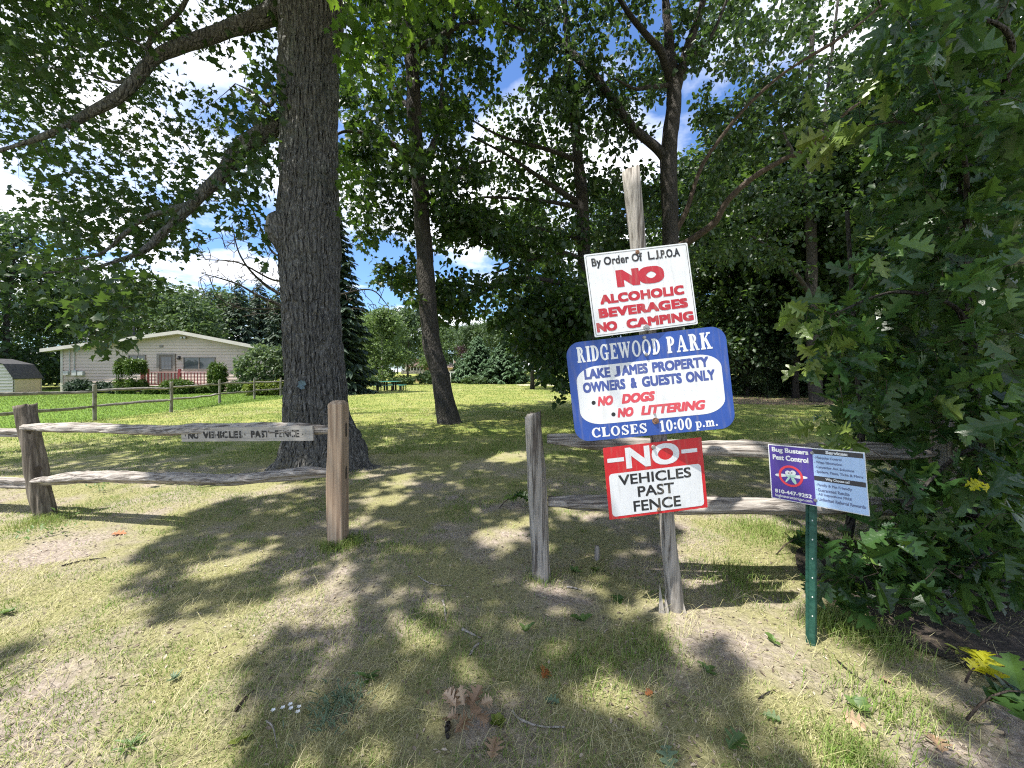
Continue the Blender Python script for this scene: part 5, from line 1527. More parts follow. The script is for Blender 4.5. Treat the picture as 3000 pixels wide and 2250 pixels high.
# yard sign on a green steel post
gp = G(2388, 1897)
S = Sign('yard_sign', 'purple and pale blue pest control sign on a thin green steel post', 'sign',
         P(2253, 1300, 2.245), P(2541, 1328, 1.885), P(2540, 1510, 1.885), P(2257, 1458, 2.245))
S.board('panel', S.rrect(0, 0, 1, 1, .001, 1), WHITE, 0, .004)
S.face('purple_field', [S.rrect(.012, .016, .5, .988, .001, 1)], PURPLE, .0006)
S.face('blue_field', [S.rrect(.5, .016, .995, .988, .001, 1)], LBLUE, .0006)
S.face('band', [S.rrect(.5, .018, .985, .098, .001, 1)], DKBAR, .0010)
S.face('band', [S.rrect(.5, .475, .99, .555, .001, 1)], DKBAR, .0010)
S.text('lettering', [('Bug Busters', .045, .458, .045, .155, {'bold': .035}), ('Pest Control', .05, .452, .18, .275, {'bold': .035}), ('810-447-9252', .05, .462, .815, .885, {'bold': .035}), ('bugbustersmichigan.com', .05, .462, .905, .97, {'bold': .02}),
                    ('Services:', .635, .845, .03, .085, {'bold': .05}), ('Why Choose us?', .615, .845, .49, .545, {'bold': .04})], WHITE, .0014)
rows = [('Mosquito Control', .785, .135), ('Wasp Elimination', .787, .215), ('Carpenter Ant Solutions', .895, .295), ('Spiders, Fleas, Ticks & More', .972, .375), ('Family & Pet Friendly', .862, .60), ('Guaranteed Results', .835, .68), ('All Inspections FREE', .855, .76), ('Unlimited Referral Rewards', .972, .84)]
S.text('lettering', [(a, .53, u1, v, v + .055, {'bold': .03}) for a, u1, v in rows], GREYTXT, .0014)
S.dots('bullet', [(.517, v + .03) for a, u1, v in rows], .0018, GREYTXT, .0014, 10)
# no-mosquito emblem: generic insect under a red prohibition ring
cx_, cy_ = S.uv(.245, .545); rr = .058
mb = MB()
def ell(mb, x, y, rx, ry, rot, z, n=20):
    c_, s2_ = math.cos(rot), math.sin(rot)
    mb.add([(x + rx * math.cos(a) * c_ - ry * math.sin(a) * s2_, y + rx * math.cos(a) * s2_ + ry * math.sin(a) * c_, z) for a in np.arange(n) * 6.28318 / n], [tuple(range(n))])
ell(mb, cx_ - .048, cy_ - .002, .030, .009, .08, .0010); ell(mb, cx_ + .044, cy_ + .002, .036, .009, .06, .0010)
ell(mb, cx_ - .012, cy_ + .016, .014, .013, 0, .0014); ell(mb, cx_ + .012, cy_ + .020, .014, .013, 0, .0014)
mb.build('emblem_wings', WHITE, S.T)
mb = MB(); ell(mb, cx_, cy_ + .004, .026, .011, .1, .0012); ell(mb, cx_ + .014, cy_ - .022, .009, .021, .45, .0012); ell(mb, cx_ - .014, cy_ - .018, .005, .024, -.6, .0012)
mb.build('emblem_body', MINT, S.T)
mb = MB(); ell(mb, cx_ - .008, cy_ + .016, .003, .004, 0, .0017); ell(mb, cx_ + .007, cy_ + .019, .003, .004, 0, .0017); mb.build('emblem_eyes', BLACK, S.T)
mb = MB(); S.ringpoly(mb, cx_, cy_, rr * 1.02, rr * 1.02, .012, .0019)
mb.build('emblem_ring', LOGORED, S.T)
Mi = S.M.inverted()
def loc(p): return tuple(Mi @ Vector(p))
# U-channel post in world space, parented to the sign
ctr = S.M @ Vector((-.004, 0, -.004))
mb = MB()
yawv = S.M.to_3x3() @ Vector((1, 0, 0)); ang = math.atan2(yawv.y, yawv.x)
Rz = Matrix.Rotation(ang * .4, 3, 'Z')
pxx, pyy = gp[0], gp[1] + .02
topz = 1.05
for (ox, oy, w_, d_) in ((0, 0, .020, .004), (-.0115, .008, .004, .02), (.0115, .008, .004, .02), (-.0195, .017, .013, .003), (.0195, .017, .013, .003)):
    o3 = Rz @ Vector((ox, oy, 0))
    a_, b_ = Vector((pxx + o3.x, pyy + o3.y, -.2)), Vector((pxx + o3.x, pyy + o3.y, topz))
    V = []
    for zz_ in (a_.z, b_.z):
        for sx, sy in ((-1, -1), (1, -1), (1, 1), (-1, 1)):
            q = Rz @ Vector((sx * w_ / 2, sy * d_ / 2, 0)); V.append(loc((a_.x + q.x, a_.y + q.y, zz_)))
    mb.add(V, [(0, 1, 5, 4), (1, 2, 6, 5), (2, 3, 7, 6), (3, 0, 4, 7), (4, 5, 6, 7), (3, 2, 1, 0)])
mb.build('post', GREENMETAL, S.T)
mb = MB()
for k in range(9):
    z_ = .16 + k * .105
    o3 = Rz @ Vector((0, -.0028, 0))
    V = [loc(Vector((pxx + o3.x, pyy + o3.y, z_)) + Rz @ Vector((.0033 * math.cos(a), 0, .0048 * math.sin(a)))) for a in np.arange(10) * .62832]
    mb.add(V, [tuple(range(10))])
mb.build('bolt_hole', WHITE if False else nm('bright_hole', (.6, .62, .58), (.75, .76, .7), 5), S.T)
S.bolt(.497, .085, .006, .009, STEEL); S.bolt(.497, .90, .006, .009, STEEL)

# ------------------------------------------------------------------ house
HY = 29.0
def hx(px, Y=HY): return (px - 1500) / F * Y
def hz(py, Y=HY): return CAMH - (py - 1090) / F * Y
T = thing('house', 'cream clapboard single-storey house with low gable and taupe windows across the yard', 'house', (hx(460), HY, 0))
ox, oy = hx(460), HY
def L(x, y, z): return (x - ox - max(0, y - HY - .2) * .5, y - oy, z)
xl, xr, xp = hx(180), hx(800), hx(540)
zl, zr, zp = hz(1024), hz(1026), hz(976)
def topz_(x): return zl + (zp - zl) * (x - xl) / (xp - xl) if x < xp else zp + (zr - zp) * (x - xp) / (xr - xp)
mb = MB(); lap = .235; z = 0.0
while z < zp:
    z1 = min(z + lap, zp - .001)
    def xs(zz_):
        a = xl if zz_ <= zl else xl + (zz_ - zl) / (zp - zl) * (xp - xl)
        b = xr if zz_ <= zr else xr - (zz_ - zr) / (zp - zr) * (xr - xp)
        return a, b
    a0, b0_ = xs(z); a1, b1 = xs(z1)
    mb.add([L(a0, HY - .04, z), L(b0_, HY - .04, z), L(b1, HY - .004, z1), L(a1, HY - .004, z1)], [(0, 1, 2, 3)])
    mb.add([L(a0, HY - .04, z), L(b0_, HY - .04, z), L(b0_, HY - .004, z), L(a0, HY - .004, z)], [(0, 3, 2, 1)])
    z += lap
bk = HY + 7
mb.add([L(xl, HY, 0), L(xl, bk, 0), L(xl, bk, zl), L(xl, HY, zl)], [(0, 1, 2, 3)])
mb.add([L(xr, HY, 0), L(xr, bk, 0), L(xr, bk, zr), L(xr, HY, zr)], [(3, 2, 1, 0)])
mb.add([L(xl, bk, 0), L(xr, bk, 0), L(xr, bk, zr), L(xp, bk, zp), L(xl, bk, zl)], [(0, 1, 2, 3, 4)])
mb.build('wall', SIDING, T)
# corner boards
mb = MB(); mb.b2(L(xl - .02, HY - .06, 0), L(xl + .16, HY - .035, zl)); mb.build('corner_board', TRIM, T)
# roof slabs with fascia
mb = MB()
el, er = hx(143), hx(838)
sl_ = (zp - zl) / (xp - xl); sr_ = (zr - zp) / (xr - xp)
zel, zer = zp + (el - xp) * sl_ + .10, zp + (er - xp) * sr_ + .10
for (xa, za, xb, zb_) in ((el, zel, xp, zp + .10), (xp, zp + .10, er, zer)):
    y0, y1 = HY - .55, bk + .4
    V = [L(xa, y0, za + .06), L(xb, y0, zb_ + .06), L(xb, y1, zb_ + .06), L(xa, y1, za + .06), L(xa, y0, za - .0), L(xb, y0, zb_ - .0), L(xb, y1, zb_), L(xa, y1, za)]
    mb.add(V, [(0, 1, 2, 3), (7, 6, 5, 4), (0, 4, 5, 1), (1, 5, 6, 2), (2, 6, 7, 3), (3, 7, 4, 0)])
rf = mb.build('roof', SHINGLE, T)
mb = MB()
for (xa, za, xb, zb_) in ((el, zel, xp, zp + .10), (xp, zp + .10, er, zer)):
    y0, y1 = HY - .575, HY - .55
    V = [L(xa, y0, za + .045), L(xb, y0, zb_ + .045), L(xb, y0, zb_ - .20), L(xa, y0, za - .20), L(xa, y1, za + .045), L(xb, y1, zb_ + .045), L(xb, y1, zb_ - .20), L(xa, y1, za - .20)]
    mb.add(V, [(3, 2, 1, 0), (4, 5, 6, 7), (0, 1, 5, 4), (2, 3, 7, 6), (0, 4, 7, 3), (1, 2, 6, 5)])
mb.build('fascia', TRIM, rf)
mb = MB()
for (xa, za, xb, zb_) in ((el, zel, xp, zp + .10), (xp, zp + .10, er, zer)):
    mb.add([L(xa, HY - .545, za - .19), L(xb, HY - .545, zb_ - .19), L(xb, HY - .03, zb_ - .19), L(xa, HY - .03, za - .19)], [(0, 1, 2, 3)])
mb.build('soffit', TRIM, rf)
def win(px0, py0, px1, py1, name='window', mull=(.5,), grid=None):
    x0, x1, z1, z0 = hx(px0), hx(px1), hz(py0), hz(py1)
    mb = MB(); f = .07
    for a, b in (((x0, z0), (x1, z0 + f)), ((x0, z1 - f), (x1, z1)), ((x0, z0 + f), (x0 + f, z1 - f)), ((x1 - f, z0 + f), (x1, z1 - f))):
        mb.b2(L(a[0], HY - .10, a[1]), L(b[0], HY - .02, b[1]))
    for mlt in mull:
        xm = x0 + (x1 - x0) * mlt; mb.b2(L(xm - .035, HY - .095, z0 + f), L(xm + .035, HY - .03, z1 - f))
    w = mb.build(name, FRAMEM, T)
    mb = MB(); mb.b2(L(x0 + .03, HY - .06, z0 + .03), L(x1 - .03, HY - .045, z1 - .03)); mb.build('pane', GLASS, w)
win(378, 1040, 429, 1066); win(539, 1046, 632, 1083)
# door
x0, x1, z1, z0 = hx(462), hx(516), hz(1036), .72
mb = MB()
mb.b2(L(x0, HY - .10, z0), L(x0 + .22, HY - .02, z1)); mb.b2(L(x1 - .16, HY - .10, z0), L(x1, HY - .02, z1)); mb.b2(L(x0 + .22, HY - .10, z1 - .12), L(x1 - .16, HY - .02, z1))
dr = mb.build('door_frame', FRAMEM, T)
mb = MB(); mb.b2(L(x0 + .22, HY - .07, z0), L(x1 - .16, HY - .03, z1 - .12)); door = mb.build('door', DOORM, T)
mb = MB(); gx0, gx1, gz0, gz1 = x0 + .36, x1 - .30, z0 + 1.0, z1 - .28
mb.b2(L(gx0, HY - .082, gz0), L(gx1, HY - .073, gz1)); mb.build('pane', GLASS, door)
mb = MB()
for k in (1, 2): mb.b2(L(gx0 + (gx1 - gx0) * k / 3 - .012, HY - .088, gz0), L(gx0 + (gx1 - gx0) * k / 3 + .012, HY - .083, gz1)); mb.b2(L(gx0, HY - .093, gz0 + (gz1 - gz0) * k / 3 - .012), L(gx1, HY - .089, gz0 + (gz1 - gz0) * k / 3 + .012))
mb.build('muntin', FRAMEM, door)
mb = MB(); mb.cyl(L(x0 + .30, HY - .12, z0 + .95), .03, .05, 10, 'y'); mb.build('handle', STEEL, door)
# small fittings on the wall
mb = MB(); mb.b2(L(hx(469), HY - .07, hz(1018)), L(hx(479), HY - .02, hz(1011))); mb.build('vent', FRAMEM, T)
mb = MB(); mb.cyl(L(hx(542), HY - .10, hz(989)), .09, .07, 12, 'y'); mb.cyl(L(hx(537), HY - .22, hz(990)), .08, .12, 10, 'y'); mb.cyl(L(hx(547), HY - .22, hz(990)), .08, .12, 10, 'y'); mb.build('flood_light', STEEL, T)
mb = MB(); mb.b2(L(hx(526), HY - .07, hz(1052)), L(hx(530), HY - .02, hz(1043))); mb.tube([L(hx(528), HY - .16, hz(1054)), L(hx(528), HY - .16, hz(1050)), L(hx(528), HY - .16, hz(1046)), L(hx(528), HY - .16, hz(1043))], [.07, .12, .07, .02], 10); mb.build('wall_lamp', DKMETAL, T)
for a, b, c_, d_ in ((193, 1087, 207, 1098), (218, 1085, 231, 1100), (235, 1087, 250, 1100)):
    mb = MB(); mb.b2(L(hx(a), HY - .2, hz(d_)), L(hx(c_), HY - .03, hz(b))); mb.build('meter_box', GREYBOX, T, False, .01)
mb = MB(); mb.cyl(L(hx(221), HY - .08, hz(1086)), .03, hz(1018) - hz(1086), 8); mb.cyl(L(hx(207), HY - .08, hz(1090)), .025, hz(1020) - hz(1090), 8); mb.build('conduit', GREYBOX, T)
mb = MB()
q = np.array(L(hx(217), HY + 1.5, zl + .1)); mb.tube([q, q + np.array([0, 0, 1.0])], .03, 6); mb.tube([q + np.array([-.7, 0, .95]), q + np.array([.2, 0, .85])], .018, 5)
for k in range(4): mb.tube([q + np.array([-.6 + k * .2, -.25, .94 - k * .02]), q + np.array([-.6 + k * .2, .25, .94 - k * .02])], .01, 4)
mb.tube([q + np.array([.0, 0, .9]), q + np.array([.12, 0, 1.25]), q + np.array([.2, 0, .9])], .02, 5)
mb.build('antenna', STEEL, T)
mb = MB(); q = np.array(L(hx(441, HY + 3), HY + 3, zl + .4)); mb.tube([q, q + np.array([0, 0, hz(934, HY + 3) - zl - .4])], .07, 10); mb.build('vent_pipe', DKMETAL, T)

# deck with red railing
T = thing('deck', 'small wooden deck with dark red railing in front of the house door', 'deck', (hx(515, 27.6), 27.6, 0))
DY = 27.6; dox = hx(515, DY)
def D_(x, y, z): return (x - dox, y - DY, z)
xa, xb = hx(416, DY), hx(618, DY)
mb = MB(); mb.b2(D_(xa, DY - .02, .42), D_(xb, HY - .12, .52)); mb.b2(D_(xa + .1, DY + .05, 0), D_(xb - .1, DY + .12, .415)); mb.build('floor_boards', GREYWOOD, T)
for px, w_, zt in ((421, .30, 1.52), (436, .10, 1.75), (528, .17, 1.72), (612, .12, 1.52)):
    mb = MB(); x = hx(px, DY); mb.b2(D_(x - w_ / 2, DY - .09, .2), D_(x + w_ / 2, DY + .0, zt)); mb.build('post', REDRAIL, T)
mb = MB(); mb.b2(D_(xa, DY - .085, 1.46), D_(xb, DY - .005, 1.53)); mb.build('top_rail', nm('faded_rail_top', (.38, .20, .19), (.45, .26, .25), 3), T)  # top rail in a paler red than posts and balusters
mb = MB(); mb.b2(D_(xa, DY - .07, .58), D_(xb, DY - .02, .64)); mb.build('bottom_rail', REDRAIL, T)
x = xa + .5
while x < xb - .1:
    mb = MB(); mb.b2(D_(x - .022, DY - .065, .64), D_(x + .022, DY - .025, 1.46)); mb.build('baluster', REDRAIL, T); x += .235
# shrubs in front of the house
place(shrub('clipped_yew', 'tall clipped yellow-green evergreen left of the red deck railing', 81, 1.25, 2.35, 700, 18, .15, L_TOP, 'shrub', .6, tmpl=T_STRIP), at(384, 26.5), 0)
place(shrub('clipped_yew', 'narrow clipped egg-shaped evergreen right of the red deck railing', 82, .92, 2.15, 420, 18, .14, L_TOP, 'shrub', .25, tmpl=T_STRIP), at(637, 26.8), 0)
lr = place(shrub('low_shrub', 'low rounded bright green shrub below the middle of the red railing', 83, 1.75, .95, 380, 18, .15, L_TOP, 'shrub', .3, d=1.2, tmpl=T_STRIP), at(520, 26), 0)
dup(lr, at(600, 26.9), 1.2, (.75, .8, .6), 'low flat green shrub between the round shrub and the narrow evergreen')
dup(lr, at(692, 27), 2.0, (.72, .8, .85), 'low rounded green shrub right of the narrow evergreen')
dup(lr, at(450, 25.9), 3.0, (.6, .7, .5), 'small low green shrub at the foot of the tall clipped evergreen')
jn = place(shrub('juniper', 'spreading grey-green juniper under the meter boxes', 84, 1.7, .9, 200, 14, .2, L_SPRUCE, 'shrub', d=1.1, tmpl=T_STRIP), at(232, 27.6), 0)
dup(jn, at(300, 27.2), 2.2, (.9, 1, .85), 'spreading juniper next to the tall clipped evergreen')
dup(jn, at(345, 26.6), 4.0, (.7, .7, .6), 'low juniper tuft at the left foot of the tall clipped evergreen')
place(shrub('lilac_bush', 'large pale-leaved bush hiding the right end of the house', 85, 3.3, 3.3, 330, 13, .22, L_BUSH, 'bush', d=2.4), at(772, 25.5), 0)
lm = place(shrub('lime_shrub', 'yellow-green low shrub behind the far fence near the oak trunk', 86, 1.5, .9, 150, 13, .14, L_LIME, 'shrub'), at(752, 24.5), 0)
dup(lm, at(800, 24.8), 1, 1.1, 'yellow-green shrub half hidden by the oak trunk')

# ------------------------------------------------------------------ shed
T = thing('shed', 'small cream garden shed with dark gambrel roof at the left edge', 'shed', (-32.4, 25, 0), 0)
es = unit(np.array([-.41, .91, 0])); ee = np.array([-.91, -.41, 0])
def S_(e, s, z): return tuple(ee * e + es * s + np.array([0, 0, z]))
Wd, Ln = 3.0, 2.6
gam = [(0, 1.08), (.42, 1.98), (1.5, 2.34), (2.58, 1.98), (3.0, 1.08)]
mb = MB()
z = 0; hgts = [h for _, h in gam]
def ext(zz_):
    if zz_ <= 1.08: return 0, Wd
    if zz_ <= 1.98: k = (zz_ - 1.08) / .9 * .42; return k, Wd - k
    k = .42 + (zz_ - 1.98) / .36 * 1.08; return k, Wd - k
while z < 2.33:
    z1 = min(z + .2, 2.335); a0, b0_ = ext(z); a1, b1 = ext(z1)
    mb.add([S_(a0, -.07, z), S_(b0_, -.07, z), S_(b1, 0, z1), S_(a1, 0, z1)], [(3, 2, 1, 0)])
    mb.add([S_(a0, -.07, z), S_(b0_, -.07, z), S_(b0_, 0, z), S_(a0, 0, z)], [(0, 1, 2, 3)])
    z += .2
mb.build('end_wall', TRIM, T)
mb = MB(); mb.add([S_(0, 0, 0), S_(0, Ln, 0), S_(0, Ln, 1.08), S_(0, 0, 1.08)], [(0, 1, 2, 3)]); mb.add([S_(Wd, 0, 0), S_(Wd, Ln, 0), S_(Wd, Ln, 1.08), S_(Wd, 0, 1.08)], [(3, 2, 1, 0)])
mb.add([S_(e, Ln, z) for e, z in [(0, 0)] + gam + [(Wd, 0)]], [tuple(range(7))]); mb.build('side_wall', PEACH, T)
mb = MB()
for i in range(4):
    (e0, z0), (e1, z1) = gam[i], gam[i + 1]
    if i == 0: e0 -= .06; z0 -= .06
    if i == 3: e1 += .06; z1 -= .06
    V = [S_(e0, -.1, z0 + .02), S_(e1, -.1, z1 + .02), S_(e1, Ln + .1, z1 + .02), S_(e0, Ln + .1, z0 + .02), S_(e0, -.1, z0 + .06), S_(e1, -.1, z1 + .06), S_(e1, Ln + .1, z1 + .06), S_(e0, Ln + .1, z0 + .06)]
    mb.add(V, [(0, 1, 2, 3), (7, 6, 5, 4), (0, 4, 5, 1), (2, 6, 7, 3), (0, 3, 7, 4), (1, 5, 6, 2)])
mb.build('roof', SHINGLE, T)
mb = MB(); mb.add([S_(-.012, .0, 0), S_(-.012, .09, 0), S_(-.012, .09, 1.02), S_(-.012, .0, 1.02)], [(0, 1, 2, 3)]); mb.add([S_(-.012, Ln - .09, 0), S_(-.012, Ln, 0), S_(-.012, Ln, 1.02), S_(-.012, Ln - .09, 1.02)], [(0, 1, 2, 3)]); mb.build('corner_board', TRIM, T)

# ------------------------------------------------------------------ things on the lawn
tx, ty, _ = at(1143, 31)
T = thing('picnic_table', 'green metal picnic table with separate benches on the sunny lawn', 'table', (tx, ty, 0))
mb = MB(); mb.b2((-.68, -.65, .72), (.68, .65, .765)); mb.build('table_top', TABLEGREEN, T, False, .02)
for sx in (-.38, -.05 + .1, .38):
    pass
for x, y in ((-.36, -.3), (.36, -.3), (-.36, .3), (.36, .3)):
    mb = MB(); mb.b2((x - .055, y - .055, -.02), (x + .055, y + .055, .718)); mb.build('leg', DKMETAL, T)
for (bx, by, lx, ly) in ((-1.02, 0, .32, 1.3), (1.02, 0, .32, 1.3), (-.1, -1.02, 1.25, .32), (0, 1.02, 1.25, .32)):
    mb = MB(); mb.b2((bx - lx / 2, by - ly / 2, .42), (bx + lx / 2, by + ly / 2, .46)); bn = mb.build('bench', TABLEGREEN, T, False, .012)
    for sx in (-1, 1):
        for sy in (-1, 1):
            mb = MB(); x, y = bx + sx * (lx / 2 - .07), by + sy * (ly / 2 - .1); mb.b2((x - .03, y - .03, -.02), (x + .03, y + .03, .418)); mb.build('leg', DKMETAL, bn)
tx, ty, _ = at(1444, 52)
T = thing('picnic_table', 'grey wooden picnic table seen end-on beside the pines', 'table', (tx, ty, 0))
mb = MB()
for k in range(5): mb.b2((-.40 + k * .16 + .005, -.9, .71), (-.24 + k * .16 - .005, .9, .75))
mb.build('table_top', GREYWOOD, T)
for s in (-1, 1):
    mb = MB(); mb.b2((s * .80 - .14, -.9, .42), (s * .80 + .14, .9, .46)); mb.build('seat', GREYWOOD, T)
for y in (-.65, .65):
    for s in (-1, 1):
        mb = MB(); mb.tube([(s * .65, y, -.02), (s * .22, y, .70)], .055, 6); mb.build('leg', GREYWOOD, T)
    mb = MB(); mb.b2((-.9, y + .06, .34), (.9, y + .10, .415)); mb.build('brace', GREYWOOD, T)
tx, ty, _ = at(1572, 43)
T = thing('play_frame', 'low dark metal frame with two spread arms on the pale sand', 'play equipment', (tx, ty, .012))
mb = MB(); mb.cyl((0, 0, -.05), .09, .36, 10); mb.cyl((0, 0, 0), .3, .06, 14); mb.build('pedestal', DKMETAL, T)
for s in (-1, 1):
    mb = MB(); mb.tube([(0, 0, .28), (s * .25, 0, .33), (s * .6, 0, .46)], .035, 6); mb.tube([(s * .5, -.22, .46), (s * .58, .22, .46)], .03, 6); mb.build('arm', DKMETAL, T)
tx, ty, _ = at(1320, 49)
T = thing('post', 'thin white post standing at the lawn edge right of the leaning trunk', 'post', (tx, ty, 0))
mb = MB(); mb.tube([(0, 0, -.1), (0, 0, 1.45)], .07, 8); mb.build('pole', WHITE, T)
mb = MB(); mb.b2((-.15, -.08, 1.45), (.6, .3, 1.56)); mb.build('shelf', WHITE, T)
tx, ty, _ = at(1529, 51)
T = thing('post', 'short white post left of the sand patch in front of the young tree', 'post', (tx, ty, 0))
mb = MB(); mb.tube([(0, 0, -.1), (0, 0, .55)], .06, 8); mb.build('pole', WHITE, T)
mb = MB(); mb.b2((-.2, -.1, .55), (.16, .1, .95)); mb.build('box', WHITE, T, False, .02)
tx, ty, _ = at(1226, 54)
T = thing('picket_fence', 'short reddish wooden picket fence at the far edge of the lawn', 'fence', (tx, ty, 0))
for k in range(11):
    mb = MB(); x = -.75 + k * .15; mb.b2((x - .035, -.012, -.02), (x + .035, .012, .62)); mb.build('picket', nm('reddish_picket', (.34, .2, .13), (.45, .28, .19), 5) if k == 0 else MATS['reddish_picket'], T)
mb = MB(); mb.b2((-.85, .014, .44), (.85, .045, .52)); mb.build('rail', MATS['reddish_picket'], T)

# far cottage and its stone wall
CY = 78.0; cz = 1.25
cxp = hx(1222, CY)
T = thing('cottage', 'small distant cottage with brown hip roof and white porch posts', 'house', (cxp, CY, cz))
w_, h_ = 1.55, 1.05
mb = MB(); mb.b2((-1.7, .0, -.3), (1.6, 4, 1.35)); mb.build('wall', nm('brick_wall', (.22, .10, .07), (.32, .16, .11), 6), T)
mb = MB(); V = [(-2.1, -1.7, 1.35), (2.0, -1.7, 1.35), (2.0, 4.3, 1.35), (-2.1, 4.3, 1.35), (-.5, .8, 2.15), (.4, .8, 2.15)]
mb.add(V, [(0, 1, 5, 4), (1, 2, 5), (2, 3, 4, 5), (3, 0, 4), (3, 2, 1, 0)]); r_ = mb.build('roof', SHINGLE_BR, T)
mb = MB(); mb.b2((-.35, .7, 1.9), (.15, 1.2, 2.9)); mb.build('chimney', MATS['brick_wall'], r_)
for k in range(6):
    mb = MB(); x = -1.55 + k * .62; mb.b2((x - .05, -1.5, -.3), (x + .05, -1.4, 1.34)); mb.build('porch_post', WHITE, T)
mb = MB(); mb.b2((-1.65, -1.5, .1), (1.6, -1.46, .22)); mb.build('porch_rail', WHITE, T)
mb = MB(); mb.b2((-1.5, -.03, .3), (1.4, -.004, 1.2)); mb.build('window', GLASS, T)
T = thing('house', 'white gable of a distant house left of the brown cottage roof', 'house', (hx(1204, 84), 84, cz))
mb = MB(); mb.add([(-1.3, 0, -.3), (1.1, 0, -.3), (1.1, 0, 2.0), (-.1, 0, 3.0), (-1.3, 0, 2.0), (-1.3, 5, -.3), (1.1, 5, -.3), (1.1, 5, 2.0), (-.1, 5, 3.0), (-1.3, 5, 2.0)], [(0, 1, 2, 3, 4), (9, 8, 7, 6, 5), (1, 6, 7, 2), (5, 0, 4, 9)]); mb.build('wall', TRIM, T)
mb = MB(); mb.add([(-1.5, -.3, 1.9), (-.1, -.3, 3.08), (1.3, -.3, 1.9), (-1.5, 5.3, 1.9), (-.1, 5.3, 3.08), (1.3, 5.3, 1.9)], [(0, 1, 4, 3), (1, 2, 5, 4)]); mb.build('roof', SHINGLE_BR, T)
T = thing('house', 'low distant bungalow with pale brown roof behind the flagpole', 'house', (hx(1335, 82), 82, cz))
mb = MB(); mb.b2((-2.0, 0, -.3), (2.2, 4, 1.2)); mb.build('wall', PEACH, T)
mb = MB(); mb.add([(-2.4, -.5, 1.2), (2.6, -.5, 1.2), (2.6, 4.5, 1.2), (-2.4, 4.5, 1.2), (-1.4, 2, 2.1), (1.6, 2, 2.1)], [(0, 1, 5, 4), (1, 2, 5), (2, 3, 4, 5), (3, 0, 4), (3, 2, 1, 0)]); mb.build('roof', nm('tan_shingle', (.3, .22, .17), (.4, .3, .24), 3), T)
T = thing('stone_wall', 'low rough stone retaining wall below the distant cottage', 'wall', (hx(1215, 73), 73, 1.25))
mb = MB(); rng_ = np.random.default_rng(5)
for r__ in range(3):
    x = -2.6
    while x < 2.4:
        w__ = .3 + .35 * rng_.random(); mb.box((x + w__ / 2, rng_.random() * .08, -.25 + r__ * .32), (w__ - .03, .4, .30), Matrix.Rotation(.12 * (rng_.random() - .5), 3, 'Y')); x += w__
mb.build('stones', STONEM, T, False)
T = thing('flagpole', 'thin distant flagpole with a drooping red and white flag', 'flagpole', (hx(1329, 64), 64, .5))
mb = MB(); mb.tube([(0, 0, -.3), (0, 0, 3.1)], .035, 6); mb.build('pole', WHITE, T)
mb = MB(); V = []; nn_ = 8
for i in range(nn_ + 1):
    u = i / nn_; 
    for v in (0, 1): V.append((.04 + u * .62, .05 * math.sin(u * 6), 3.0 - v * (.95 - .35 * u) - u * (.85 if v == 0 else .35)))
mb.add(V, [(2 * i, 2 * i + 1, 2 * i + 3, 2 * i + 2) for i in range(nn_)]); mb.build('flag', FLAGM, T)

# ------------------------------------------------------------------ small things on the ground
def gz(x, y): return float(gh(x, y)[0])
def leaf_obj(name, label, px, py, size, mat, seed, yaw=0, tilt=.25, cat_='leaf', curl=.25, lift=.012, group=None):
    rng = np.random.default_rng(seed)
    g = G(px, py); T_ = lobed_template(.25 + .3 * rng.random(), curl)
    d = np.array([[math.cos(yaw), math.sin(yaw), tilt * .4]]); n = np.array([[rng.normal() * tilt, rng.normal() * tilt, 1.0]])
    o = leaves(name, np.array([[0, 0, 0.]]), d, n, np.array([size]), T_, mat, None, np.array([rng.random()]))
    o.location = (g[0], g[1], gz(g[0], g[1]) + lift)
    tag(o, label, cat_, group); return o
# heap of dry leaves
g = G(1368, 2105)
T = thing('dry_leaf_clump', 'clump of curled brown dry oak leaves on the ground near the bottom centre', 'leaf clump', (g[0], g[1], gz(g[0], g[1])))
rng_ = np.random.default_rng(9)
for k in range(15):
    a = k * 2.4 + rng_.random(); el_ = -.1 + 1.0 * rng_.random() ** 1.5; r__ = .065 * (k / 15) ** .6
    d = np.array([[math.cos(a) + rng_.normal() * .4, math.sin(a) * .7 + rng_.normal() * .4, el_]]); n = rng_.normal(size=(1, 3)) * .75; n[:, 2] += .35
    leaves('leaf', np.array([[math.cos(a) * r__, math.sin(a) * r__ * .8, .03 + .035 * rng_.random()]]), d, n, np.array([.06 + .04 * rng_.random()]), lobed_template(.2 + .9 * rng_.random(), -.3 + 1.1 * rng_.random()), L_DRY, T, np.array([rng_.random()]))
leaf_obj('fallen_leaf', 'orange-brown three-pointed leaf on the grass above the dry leaf clump', 1590, 1990, .085, L_ORANGE, 21, 1.2, .3)
leaf_obj('fallen_leaf', 'green lobed oak leaf lying near the bottom edge, right of centre', 1950, 2190, .10, L_SAGE, 22, -1.8, .2)
leaf_obj('fallen_leaf', 'green oak leaf standing on edge on the sunny soil at the bottom', 2135, 2200, .11, L_WEED, 23, .5, .7)
leaf_obj('fallen_leaf', 'yellow-green oak leaf lying in grass below the round-leaved weed', 2290, 2120, .07, L_WEED, 24, 2.5, .3)
leaf_obj('fallen_leaf', 'orange leaf scrap lying left near the leaning post shadow', 325, 1572, .11, L_ORANGE, 25, .4, .3)
leaf_obj('fallen_leaf', 'brown dry leaf on the sunny soil at the lower right', 2540, 2150, .09, L_DRY, 26, 2.0, .4)
leaf_obj('fallen_leaf', 'curled brown leaf at the bottom edge below the yellow sprig', 2760, 2215, .10, L_DRY, 27, 1.0, .4)
leaf_obj('fallen_leaf', 'small tan leaf on the soil left of the dry leaf clump', 1255, 2040, .035, L_DRY, 28, 2.0, .3)
